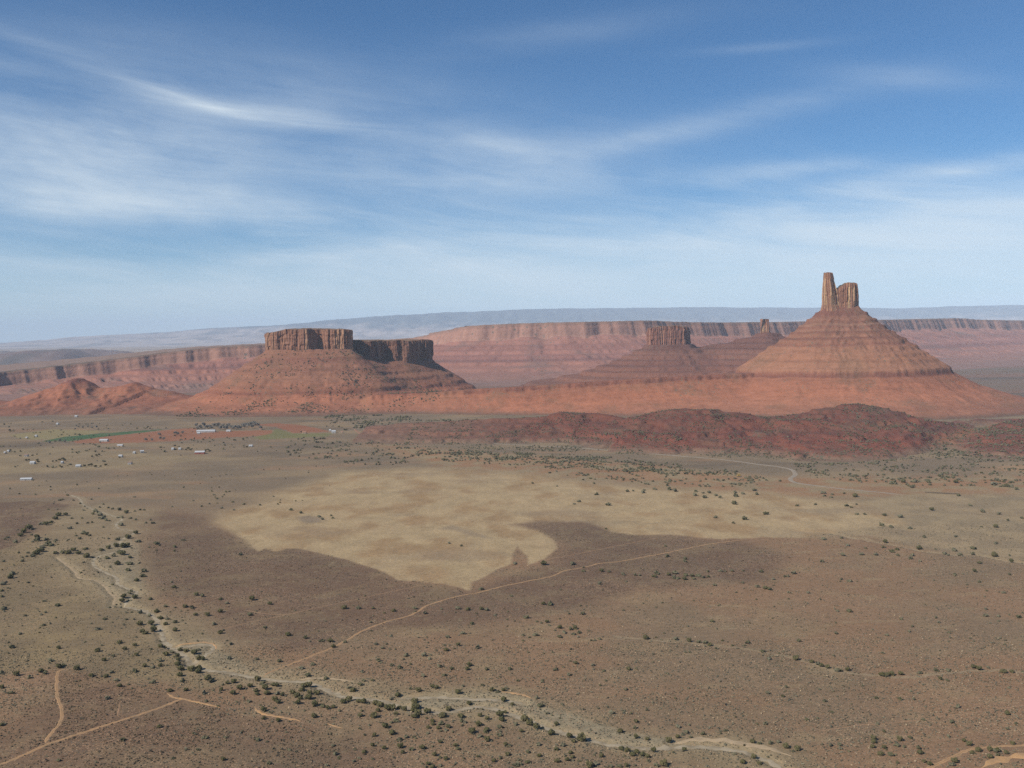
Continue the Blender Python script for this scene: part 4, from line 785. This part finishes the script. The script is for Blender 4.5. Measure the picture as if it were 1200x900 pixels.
for (tx, ty), L in TILES.items():
    for b in L:
        px, py = tx + b[0] / 5, ty + b[1] / 5; W = (b[2] if len(b) > 2 else 15) / 5
        if any(abs(px - q[0]) < 1.2 and abs(py - q[1]) < 1.0 for q in bush): continue
        bush.append((px, py, W))
def place(px, py, W):
    x, y = gp(px, py + W * .22); return x, y, float(gz(np.array([x]), np.array([y]))[0]), W * .92 * y / F
bush.sort(key=lambda b: -b[2])
big, small = bush[:290], bush[290:]
MARK = [((60, 636), 'in the dark thicket on the left slope above the gully'), ((30, 622), 'in the dark line at the edge of the left brown patch'), ((66, 606), 'strung along the upper left brown patch'),
        ((8, 690), 'at the left edge of the photo halfway down'), ((92, 648), 'in the row above the narrow sandy gully'), ((112, 605), 'in the narrow strip at the head of the wash'), ((150, 604), 'beside the wash head near the brown slope'),
        ((100, 626), 'on the pale flat left of the wash head'), ((146, 637), 'where the looping side bed bends'), ((140, 658), 'inside the loop of the side bed'), ((163, 672), 'on the outer edge of the looping side bed'),
        ((150, 700), 'where the sandy gully meets the main wash'), ((222, 698), 'on the brown slope right of the wash loop'), ((182, 728), 'on the left bank as the wash turns down'), ((208, 722), 'on the right bank as the wash turns down'),
        ((160, 760), 'on the scrub left of the hooked gravel loop'), ((118, 765), 'on the open scrub above the faint track stub'), ((70, 783), 'at the top end of the winding dirt spur'), ((12, 800), 'at the left edge below the green flat'),
        ((220, 762), 'around the hooked gravel loop'), ((212, 782), 'in the dark clump below the hooked gravel loop'), ((130, 800), 'between the spur and the faint track stub'), ((190, 812), 'near the upper end of the lower left track'),
        ((200, 852), 'alone on the brown scrub below the lower left track'), ((262, 742), 'on the slope between wash and thin upper track'), ((320, 705), 'near the thin upper track on the brown slope'), ((392, 753), 'where the long track crosses a patch of bushes'),
        ((275, 803), 'below the wash where the long track starts'), ((315, 808), 'in the first thicket below the wash bend'), ((352, 812), 'in the densest thicket below the wash bend'), ((310, 835), 'near the bright orange cut bank'),
        ((372, 825), 'at the right end of the bend thicket'), ((410, 808), 'between the wash and the pale sandy bank'), ((425, 822), 'in the hedge lining the near bank'), ((455, 827), 'in the thick hedge along the near bank'),
        ((455, 765), 'on the open slope below the long track'), ((480, 838), 'below the hedge on the near bank'), ((455, 865), 'on the reddish ground below the hedge'), ((405, 712), 'between the two roughly parallel tracks'),
        ((510, 716), 'just under the middle of the long track'), ((530, 760), 'on the middle slope above the pebble channel'), ((498, 808), 'beside the start of the pebble channel'), ((545, 812), 'on the island between wash and pebble channel'),
        ((592, 812), 'by the orange rim of the pebble channel'), ((510, 835), 'in the scattered bunch just below the channel'), ((516, 852), 'on the near slope below the channel'), ((560, 850), 'on the near slope below the wash middle'),
        ((587, 840), 'right on the wash edge at mid frame'), ((622, 848), 'in the trio on the wash edge'), ((510, 888), 'at the bottom edge left of centre'), ((600, 885), 'at the bottom edge near the centre'), ((655, 862), 'touching the near edge of the wash'),
        ((670, 885), 'below the wash right of centre'), ((660, 735), 'in the loose row right of the long track'), ((690, 790), 'on the open middle slope right of centre'), ((640, 662), 'by the kink of the long track'), ((710, 670), 'above the kink of the long track'),
        ((745, 674), 'in the hedge row on the right slope'), ((795, 674), 'at the crowded end of the right hedge row'), ((840, 672), 'spaced out beyond the right hedge row'), ((895, 688), 'in the small dark pair on the right slope'),
        ((790, 575), 'at the upper edge of the tan grass'), ((860, 578), 'on the sandy flat near the road bend'), ((860, 600), 'scattered over the tan grass at right'), ((970, 580), 'beside the sandy flat below the road bend'),
        ((760, 750), 'on the thin drainage line near the frame middle'), ((830, 752), 'in the beaded row along the thin drainage line'), ((900, 768), 'spaced along the thin drainage line'), ((958, 776), 'in the short row on the thin drainage line'),
        ((1042, 789), 'in the merged hedge on the drainage line'), ((1100, 790), 'on the drainage line right of the hedge'), ((1160, 784), 'on the drainage line near the right edge'), ((750, 855), 'above the pale wash at lower right'),
        ((795, 866), 'on the sand bar edge at lower right'), ((738, 882), 'in the dark clump below the lower wash'), ((775, 893), 'at the bottom edge below the sand bar'), ((880, 890), 'on the green flat inside the lower wash bend'),
        ((920, 876), 'at the right tip of the sand bar'), ((985, 874), 'on the pale flat right of the sand bar'), ((1025, 872), 'in the loose cluster left of the corner track'), ((1050, 875), 'between the loose cluster and the corner track'),
        ((1080, 885), 'at the foot of the corner track'), ((1118, 890), 'just below the corner track'), ((1135, 872), 'just above the corner track'), ((1163, 882), 'in the knot of bushes by the corner track'), ((1185, 850), 'near the right edge above the corner track'),
        ((1040, 600), 'far out on the greenish plain at right'), ((1170, 605), 'on the greenish plain by the right edge'), ((1035, 640), 'just below the thin pale wash at right'), ((1100, 645), 'on the thin pale wash at right'), ((1165, 652), 'on the thin pale wash near the right edge'),
        ((1150, 668), 'below the thin pale wash near the right edge'), ((990, 650), 'left of the thin pale wash'), ((1000, 716), 'on the open brown slope at right'), ((1160, 718), 'on the brown slope near the right edge'), ((1130, 565), 'along the foot of the red hills at right')]
ORD = ['first', 'second', 'third', 'fourth', 'fifth', 'sixth', 'seventh', 'eighth', 'ninth', 'tenth', 'eleventh', 'twelfth', 'thirteenth']
cells = {}
for b in big:
    k = min(range(len(MARK)), key=lambda i: (MARK[i][0][0] - b[0]) ** 2 + (1.6 * (MARK[i][0][1] - b[1])) ** 2); cells.setdefault(k, []).append(b)
rr = random.Random(4); first = {}
def put_juniper(px, py, W, label):
    x, y, z, d = place(px, py, W); i = rr.randrange(6)
    t = bpy.data.objects.new('juniper', None); C.objects.link(t); t.location = (x, y, z); t.rotation_euler = (0, 0, rr.uniform(0, 6.28))
    s = max(d, 2.2); t.scale = (s, s, s * rr.uniform(.85, 1.1)); tag(t, label, 'juniper', 'dark green junipers scattered over the valley floor')
    for nm, me in (('crown', JUN[i][0]), ('trunk', JUN[i][1])):
        o = bpy.data.objects.new(nm, me); C.objects.link(o); o.parent = t
for k, L in cells.items():
    ph = MARK[k][1]; L.sort(key=lambda b: b[0]); n = len(L); bigi = max(range(n), key=lambda i: L[i][2])
    for i, b in enumerate(L):
        if n == 1: lb = 'dark green juniper ' + ph
        elif n == 2: lb = ('left', 'right')[i] + ' one of two large junipers ' + ph
        elif i == n - 1: lb = 'rightmost large juniper ' + ph
        elif i == 0: lb = 'leftmost large juniper ' + ph
        elif n <= 4 and i == bigi and L[bigi][2] > 1.15 * sorted(q[2] for q in L)[-2]: lb = 'biggest juniper ' + ph
        else: lb = ORD[i] + ' large juniper from the left ' + ph
        lb = lb if len(lb.split()) <= 16 else lb.replace(' from the left', '')
        put_juniper(*b, lb)

# everything smaller or farther is one scatter of shrubs
def scatter(name, pts, mat, label, cat, base='lump', seed=3, cols=None):
    """pts: x, y, z, diameter, height"""
    pts = np.asarray(pts, float); r = np.random.default_rng(seed); n = len(pts)
    bv, bf = ICO0 if base == 'small' else ICO1
    m = len(bv); jit = 1 + (.30 if base != 'small' else .35) * r.normal(size=(n, m)); th = r.uniform(0, 6.28, n); st = r.uniform(.75, 1.25, n)
    vx = bv[None, :, 0] * jit * st[:, None]; vy = bv[None, :, 1] * jit / st[:, None]; vz = np.maximum(bv[None, :, 2] * jit, -.75) * .5 + .42
    cx = vx * np.cos(th)[:, None] - vy * np.sin(th)[:, None]; cy = vx * np.sin(th)[:, None] + vy * np.cos(th)[:, None]
    V = np.stack([pts[:, 0:1] + cx * pts[:, 3:4] * .5, pts[:, 1:2] + cy * pts[:, 3:4] * .5, pts[:, 2:3] + vz * pts[:, 4:5] * 1.05 - .05], -1).reshape(-1, 3)
    Fc = (bf[None] + (np.arange(n) * m)[:, None, None]).reshape(-1, 3)
    c = np.repeat(cols, m, 0) * (1 + .12 * r.normal(size=(n * m, 1))) if cols is not None else None
    me = raw_mesh(name, V, Fc, mat, c, smooth=False, tri=True)
    return tag(link(name, me), label, cat, None, 'stuff')
pts = []
for b in small:
    x, y, z, d = place(*b); pts.append((x, y, z, max(d, 1.8) * rr.uniform(.9, 1.15), max(d, 1.8) * rr.uniform(.6, .8)))
def rnd_poly(P, n, dlo, dhi, hf=gz, dens=None):
    P = np.asarray(P)[:, :2]; lo, hi = P.min(0), P.max(0); out = []; tot = 0
    while tot < n:
        q = rng.uniform(lo, hi, (4 * n, 2)); q = q[inside(q[:, 0], q[:, 1], P)]
        if dens is not None: q = q[rng.random(len(q)) < dens(q[:, 0], q[:, 1])]
        out.append(q); tot += len(q)
    q = np.vstack(out)[:n]; d = rng.uniform(dlo, dhi, n) ** 1.0; z = hf(q[:, 0].copy(), q[:, 1].copy())
    return np.stack([q[:, 0], q[:, 1], z, d, d * rng.uniform(.6, .85, n)], 1)
clump = lambda s, a=-.05, b=.35: (lambda x, y: sstep(a, b, fbm(x / s, y / s, 3, 71)) + .04)
far_pts = [np.array(pts),
    rnd_poly(px_poly([(490, 524), (560, 528), (640, 532), (700, 533), (760, 540), (860, 552), (930, 566), (860, 572), (780, 570), (700, 562), (620, 552), (540, 543), (470, 534)]), 900, 2.4, 5.4, dens=clump(70)),
    rnd_poly(px_poly([(520, 527), (590, 531), (700, 536), (780, 544), (840, 556), (760, 556), (680, 548), (600, 540), (520, 536)]), 700, 2.6, 6.2, dens=clump(50, 0, .3)),
    rnd_poly(px_poly([(930, 540), (1250, 546), (1250, 572), (1060, 570), (960, 562), (930, 556)]), 560, 2.4, 5.8, dens=clump(60)),
    rnd_poly(px_poly([(350, 512), (430, 516), (500, 524), (480, 545), (420, 545), (340, 535), (330, 522)]), 230, 3.5, 7., dens=clump(60)),
    rnd_poly(px_poly([(380, 485), (470, 487), (560, 496), (520, 505), (440, 503), (380, 500)]), 500, 4, 8, dens=clump(90)),
    rnd_poly(px_poly([(-60, 500), (60, 494), (200, 498), (300, 510), (330, 530), (200, 535), (60, 550), (-60, 545)]), 260, 3., 7., dens=clump(120, .05, .35)),
    rnd_poly(px_poly([(0, 560), (400, 545), (400, 590), (0, 600)]), 70, 2., 4.),
    rnd_poly(px_poly([(250, 690), (620, 700), (1200, 660), (1200, 900), (620, 900)]), 200, 1.3, 2.2),
    rnd_poly(px_poly([(0, 600), (250, 640), (240, 800), (0, 800)]), 130, 1.3, 2.4),
    rnd_poly(px_poly([(250, 800), (560, 850), (640, 900), (200, 900)]), 90, 1.3, 2.4)]
hfr = lambda x, y: np.maximum(h_front(x, y), gz(x, y))
gx = [wp(480, 490, 2900)[0], wp(1290, 490, 2900)[0]]
R_front = np.array([(gx[0], 2650), (gx[0] + 500, 2450), (gx[0] + 1000, 2230), (gx[1], 2120), (gx[1], 2850), (gx[0], 3050)])
far_pts.append(rnd_poly(R_front, 7500, 1.8, 4.4, hfr, dens=clump(130, -.15, .35)))
R_r = np.array([(wp(1040, 520, 2500)[0], 2180), (wp(1260, 520, 2500)[0], 2160), (wp(1260, 500, 2900)[0], 3000), (wp(1050, 500, 2900)[0], 2900)])
far_pts.append(rnd_poly(R_r, 1100, 2.5, 6., hfr, dens=clump(90, -.1, .3)))
P_mesa = np.array([(wp(215, 450, 4000)[0], 3750), (wp(520, 450, 4000)[0], 3780), (wp(520, 450, 4300)[0], 4350), (wp(300, 450, 4300)[0], 4250)])
far_pts.append(rnd_poly(P_mesa, 1500, 3., 6., h_main, dens=clump(120, -.05, .3)))
A = np.vstack(far_pts); r_ = np.random.default_rng(8); t_ = r_.random(len(A))[:, None]; D_ = A[:, 1:2]
colj = np.array((.072, .066, .030)) * (1 - t_) + np.array((.135, .12, .075)) * t_; far_mix = sstep(2000, 2700, D_) * .5; colj = colj * (1 - far_mix) + np.array((.105, .092, .052)) * far_mix
near = A[:, 1] < 2000
scatter('small_shrubs', A[near], M_shrub, 'small dark shrubs dotted over the nearer valley floor', 'shrubs', 'lump', 3, colj[near])
scatter('distant_shrubs', A[~near], M_shrub, 'belt of dark shrubs along the foot of the red hills and beyond', 'shrubs', 'small', 4, colj[~near])

# low sagebrush and grass tufts over the near floor
def tufts():
    n = 150000; r = np.random.default_rng(17)
    y = np.sqrt(r.uniform(560 ** 2, 1500 ** 2, n)); y = np.where(r.random(n) < .5, r.uniform(560, 950, n), y); x = r.uniform(-.60, .60, n) * y
    dens = .5 + .9 * fbm(x / 45, y / 45, 4, 19); keep = r.random(n) < dens
    for P, wd in WG.values():
        m = (x > P[:, 0].min() - 15) & (x < P[:, 0].max() + 15) & (y > P[:, 1].min() - 15) & (y < P[:, 1].max() + 15)
        d, _ = polydist(x[m], y[m], P); keep[m] &= d > wd * .7
    for P, wd in [(G(v[0]), v[1]) for v in list(T.values()) + list(Bank.values())]:
        m = (x > P[:, 0].min() - 15) & (x < P[:, 0].max() + 15) & (y > P[:, 1].min() - 15) & (y < P[:, 1].max() + 15)
        d, _ = polydist(x[m], y[m], P); keep[m] &= d > wd * .6
    keep &= ~inside(x, y, P_grass)
    x, y = x[keep], y[keep]; n = len(x); d = r.uniform(.5, 1.35, n) * (1 + .5 * (r.random(n) < .1)); z = gz(x.copy(), y.copy())
    br = inside(x, y, P_brown1) | inside(x, y, P_brown3) | inside(x, y, P_brown2); t = r.random((n, 1))
    c = np.where(t < .62, np.array((.105, .095, .062)) * (1 + .25 * r.normal(size=(n, 1))), np.array((.245, .18, .11)) * (1 + .2 * r.normal(size=(n, 1))))
    c = np.where(br[:, None], c * np.array((.80, .72, .70)), c)
    scatter('sagebrush', np.stack([x, y, z, d, d * .55], 1), M_sage, 'low grey sagebrush and dry tufts covering the near floor', 'sagebrush', 'small', 9, np.clip(c, .02, 1))
tufts()

# ---------------------------------------------------------------- valley farms
M_white = plain_mat('white_siding', (.42, .40, .37), .6, .08, .5); M_roofw = plain_mat('pale_metal_roof', (.40, .40, .40), .6, .08, .3); M_roofd = plain_mat('brown_roof', (.22, .15, .12), .8, .15, .5)
M_roofr = plain_mat('rust_roof', (.30, .16, .11), .7, .2, .5); M_redw = plain_mat('red_boards', (.28, .09, .06), .8, .15, .5); M_tanw = plain_mat('tan_stucco', (.42, .31, .21), .8, .1, .5); M_dark = plain_mat('dark_glass', (.03, .035, .04), .2, .05, 1.)
def box(V, Fc, x0, x1, y0, y1, z0, z1):
    n = len(V); V += [(x0, y0, z0), (x1, y0, z0), (x1, y1, z0), (x0, y1, z0), (x0, y0, z1), (x1, y0, z1), (x1, y1, z1), (x0, y1, z1)]
    Fc += [tuple(n + i for i in f) for f in ((0, 1, 5, 4), (1, 2, 6, 5), (2, 3, 7, 6), (3, 0, 4, 7), (4, 5, 6, 7), (3, 2, 1, 0))]
def building(name, cat, label, px, py, wpx, depth, h, wall, roof, rz=0., group='small farm buildings in the upper valley'):
    x, y = gp(px, py); L = wpx * .78 * y / F; z = float(gz(np.array([x]), np.array([y]))[0])
    t = bpy.data.objects.new(name, None); C.objects.link(t); t.location = (x, y, z - .2); t.rotation_euler = (0, 0, rz); tag(t, label, cat, group)
    hl, hd, e, rise = L / 2, depth / 2, .5, depth * .24
    V, Fc = [], []; box(V, Fc, -hl, hl, -hd, hd, 0, h)
    n = len(V); V += [(-hl, -hd, h), (-hl, hd, h), (-hl, 0, h + rise - .25), (hl, -hd, h), (hl, hd, h), (hl, 0, h + rise - .25)]
    me = bpy.data.meshes.new('wall'); me.from_pydata(V, [], Fc + [(n, n + 2, n + 1), (n + 3, n + 4, n + 5)]); me.materials.append(wall); link('wall', me, t)
    R = [(-hl - e, -hd - e, h - .12), (hl + e, -hd - e, h - .12), (hl + e, 0, h + rise), (-hl - e, 0, h + rise), (hl + e, hd + e, h - .12), (-hl - e, hd + e, h - .12)]
    R += [(a, b, c - .25) for a, b, c in R]; q = [(0, 1, 2, 3), (3, 2, 4, 5), (9, 8, 7, 6), (11, 10, 8, 9), (0, 6, 7, 1), (5, 4, 10, 11), (1, 7, 8, 2), (2, 8, 10, 4), (3, 9, 6, 0), (5, 11, 9, 3)]
    me = bpy.data.meshes.new('roof'); me.from_pydata(R, [], q); me.materials.append(roof); link('roof', me, t)
    V, Fc = [], []; box(V, Fc, -.7, .7, -hd - .08, -hd + .05, .05, 2.2); me = bpy.data.meshes.new('door'); me.from_pydata(V, [], Fc); me.materials.append(M_dark); link('door', me, t)
    k = max(1, int(L / 9))
    for i in range(k):
        for s in (-1, 1):
            cx = s * (2.6 + i * 4.2)
            if abs(cx) + .8 < hl:
                V, Fc = [], []; box(V, Fc, cx - .6, cx + .6, -hd - .06, -hd + .05, 1.1, 2.2); me = bpy.data.meshes.new('window'); me.from_pydata(V, [], Fc); me.materials.append(M_dark); link('window', me, t)
B = building
B('shed', 'shed', 'longest pale metal farm shed below the grey grove', 241.5, 506.6, 27, 14, 5, M_white, M_roofw, .10)
B('barn', 'barn', 'short white barn in front of the longest farm shed', 233, 508.6, 4.2, 9, 4, M_white, M_roofw, .1)
B('barn', 'barn', 'white barn right of the longest farm shed under the grove', 268, 506, 6, 10, 4.5, M_white, M_roofw, .0)
B('house', 'house', 'white house at the back edge of the grey grove', 290, 498.5, 3.4, 9, 5, M_white, M_roofw)
B('shed', 'shed', 'small pale shed at the right end of the grey grove', 305.5, 504, 3, 7, 3.5, M_tanw, M_roofr)
B('shed', 'shed', 'pale farm shed on the green field right of the red fields', 356.5, 508, 5.5, 10, 4.5, M_tanw, M_roofr)
B('barn', 'barn', 'bright cream barn right of the green field', 391, 507.6, 6, 12, 6, M_white, M_roofw, .1)
B('house', 'house', 'small white house left of the bright cream barn', 387, 505.3, 2.8, 8, 4.5, M_white, M_roofw)
B('house', 'house', 'small tan house beside trees right of the cream barn', 401, 507.8, 2.6, 8, 4.5, M_tanw, M_roofr)
B('house', 'house', 'left one of two tiny white houses above the red roofed barn', 202.6, 527.6, 3.2, 8, 5, M_white, M_roofw)
B('house', 'house', 'right one of two tiny white houses above the red roofed barn', 211, 527.4, 3.2, 8, 4.5, M_white, M_roofw)
B('barn', 'barn', 'wide grey roofed red barn among trees in the upper valley', 234.5, 532, 14, 13, 5, M_redw, M_roofw, .08)
B('house', 'house', 'lone white house left of the tiny pair of houses', 166.5, 530.6, 5, 9, 5, M_white, M_roofw, .4)
B('shed', 'shed', 'low grey shed standing alone right of the red barn', 294, 523.4, 5, 9, 3.5, M_white, M_roofw)
B('shed', 'shed', 'long pale shed on the red field', 122, 517.2, 12, 12, 4.5, M_white, M_roofw, -.05)
B('shed', 'shed', 'pale shed below the right end of the red field', 141, 523.2, 8, 10, 4, M_tanw, M_roofw)
B('house', 'house', 'white house on tan ground below the pale shed', 141.5, 535.4, 5.2, 9, 4.5, M_white, M_roofw)
B('house', 'house', 'white house beside dark trees low on the tan ground', 152.5, 543.7, 5, 9, 4.5, M_white, M_roofd)
B('house', 'house', 'small white house right of the white house on tan ground', 157.5, 531.5, 3, 8, 4, M_white, M_roofw)
B('shed', 'shed', 'grey cluster shed beside the dark tree row', 92, 547.3, 7, 9, 4, M_white, M_roofw, .1)
B('house', 'house', 'bright white house with a dark tree on its right', 38.5, 544, 6.6, 10, 4.5, M_white, M_roofw)
B('house', 'house', 'white house above the bright white house', 31, 534.8, 4.6, 9, 4, M_white, M_roofd)
B('house', 'house', 'tiny white house left of a dark bush near left edge', 10, 529.8, 2.6, 8, 4.5, M_white, M_roofw)
B('house', 'house', 'tiny grey house nearest the left edge', 6, 531.6, 2.2, 8, 4, M_tanw, M_roofw)
B('house', 'house', 'small white house left of the dark green field', 42.5, 512, 2.8, 8, 5, M_white, M_roofw)
B('house', 'house', 'small tan house below left of the dark green field', 31.5, 514.2, 2.6, 8, 4.5, M_tanw, M_roofw)
B('house', 'house', 'small white house in front of the dark tree row', 73, 543.3, 2.6, 8, 4, M_white, M_roofw)
B('house', 'house', 'distant white speck of a house under the red hills', 67.5, 497.8, 3.2, 9, 5, M_white, M_roofw)
B('shed', 'shed', 'farthest white shed close under the red hills', 89.5, 488.8, 4, 10, 5, M_white, M_roofw)
B('shed', 'shed', 'long low grey shed on the sage flat nearest the camera', 31, 562.6, 16, 10, 3.2, M_white, M_roofw, .12)

def make_bare(i):
    r = np.random.default_rng(300 + i); L = lump_set(r, 6, .26, .58); v, f = leaves(r, 520, L, .062)
    crown = raw_mesh('crown', v, f, M_twig, tri=True, smooth=False); return crown, trunk_mesh('trunk', r, .55, .035, M_twig, 5, .22)
BARE = [make_bare(i) for i in range(3)]
cr_, tr_ = make_bare(9); YEL = cr_.copy(); YEL.materials[0] = M_yellow
v_, f_ = leaves(np.random.default_rng(5), 400, lump_set(np.random.default_rng(5), 6, .26, .5), .06); YEL = raw_mesh('crown', v_, f_, M_yellow, tri=True, smooth=False)
DARKC = raw_mesh('crown', *leaves(np.random.default_rng(6), 420, lump_set(np.random.default_rng(6), 6, .26, .5), .065), M_leaf, tri=True, smooth=False)
def tree(name, px, py, hgt, meshes, label, cat, group):
    x, y = gp(px, py); z = float(gz(np.array([x]), np.array([y]))[0]); t = bpy.data.objects.new(name, None); C.objects.link(t)
    t.location = (x, y, z); t.rotation_euler = (0, 0, rr.uniform(0, 6.28)); s = hgt; t.scale = (s * rr.uniform(.9, 1.2), s * rr.uniform(.9, 1.2), s); tag(t, label, cat, group)
    for nm, me in (('crown', meshes[0]), ('trunk', meshes[1])):
        o = bpy.data.objects.new(nm, me); C.objects.link(o); o.parent = t
for i in range(34):
    px = 228 + 78 * (i + .5) / 34 + rr.uniform(-1, 1); py = 502.2 + rr.uniform(-3.0, 1.6) - (1.5 if 285 < px < 300 else 0)
    tree('cottonwood', px, py, rr.uniform(12, 17), BARE[i % 3], 'leafless grey cottonwood in the dense grove behind the longest farm shed', 'cottonwood', 'bare cottonwoods of the farm grove')
for i, (px, py) in enumerate([(187, 511), (188, 515), (192, 516), (171, 517), (178, 517), (205, 509), (208, 510), (214, 508.5)]):
    tree('cottonwood', px, py, rr.uniform(10, 13), BARE[i % 3], 'pale leafless cottonwood standing on the red field left of the grove', 'cottonwood', 'bare cottonwoods on the red field')
for i, (px, py) in enumerate([(92, 501), (97, 502), (103, 501), (108, 502), (113, 501.5), (88, 504), (70, 518), (76, 519), (58, 520)]):
    tree('cottonwood', px, py, rr.uniform(8, 12), BARE[i % 3], 'leafless cottonwood in the thin line around the dark green field', 'cottonwood', 'bare cottonwoods round the green field')
dk = [((218, 528), (221, 526.5), (223, 528), (241, 529), (244, 528), (246, 530)), ((62, 542), (66, 541.5), (70, 540.5), (74, 539.5), (76, 541)), ((99, 547.5), (104, 546.5), (107, 546), (112, 548), (118, 547.5), (124, 546)), ((45, 543), (44, 541)), ((12, 529),), ((113, 535), (108, 536), (116, 534)), ((205, 511.5), (212, 512)), ((262, 519.5), (275, 517), (285, 516)), ((353, 507), (404, 505), (406, 504.6)), ((31, 541), (34, 540.5))]
dn = ['beside the wide red barn', 'in the dark row at the left tan ground', 'in the dark row beside the grey cluster shed', 'right of the bright white house', 'beside the tiny white house near left edge', 'above the grey cluster shed', 'on the red field left of the longest shed', 'right of the red field on the sage', 'by the barns right of the green field', 'left of the bright white house']
for L, ph in zip(dk, dn):
    for i, (px, py) in enumerate(L):
        tree('farm_tree', px, py, rr.uniform(6, 9), (DARKC, BARE[0][1]), 'dark farm tree ' + ph, 'farm tree', 'dark trees ' + ph)
tree('cottonwood', 865.5, 558.8, 8.5, (YEL, tr_), 'yellow autumn cottonwood beside the road at the foot of the red hills', 'cottonwood', None)
ribbon('earth_bank', G([(1084, 577), (1100, 578.2), (1112, 579), (1124, 579.5)]), 5, (.11, .085, .065), M_track, 'low dark earth bank on the greenish plain at right', 'earth bank', lift=1.6, rag=.3, step=4)
# ---------------------------------------------------------------- air
def haze():
    x0, x1, y0, y1, z0, z1 = -125000, 125000, -5300, 76000, -26, 1560
    V = [(x, y, z) for z in (z0, z1) for y in (y0, y1) for x in (x0, x1)]
    me = raw_mesh('haze', V, [(0, 2, 3, 1), (4, 5, 7, 6), (0, 1, 5, 4), (1, 3, 7, 5), (3, 2, 6, 7), (2, 0, 4, 6)], None, smooth=False)
    mt = bpy.data.materials.new('air'); mt.use_nodes = True; t = mt.node_tree; t.nodes.clear()
    o_ = t.nodes.new('ShaderNodeOutputMaterial'); v = t.nodes.new('ShaderNodeVolumePrincipled')
    v.inputs['Color'].default_value = HAZE_COL; v.inputs['Density'].default_value = HAZE; v.inputs['Anisotropy'].default_value = -.25
    t.links.new(v.outputs[0], o_.inputs['Volume']); me.materials.append(mt)
    tag(link('haze', me), 'thin blue desert haze', 'haze', None, 'stuff')
haze()
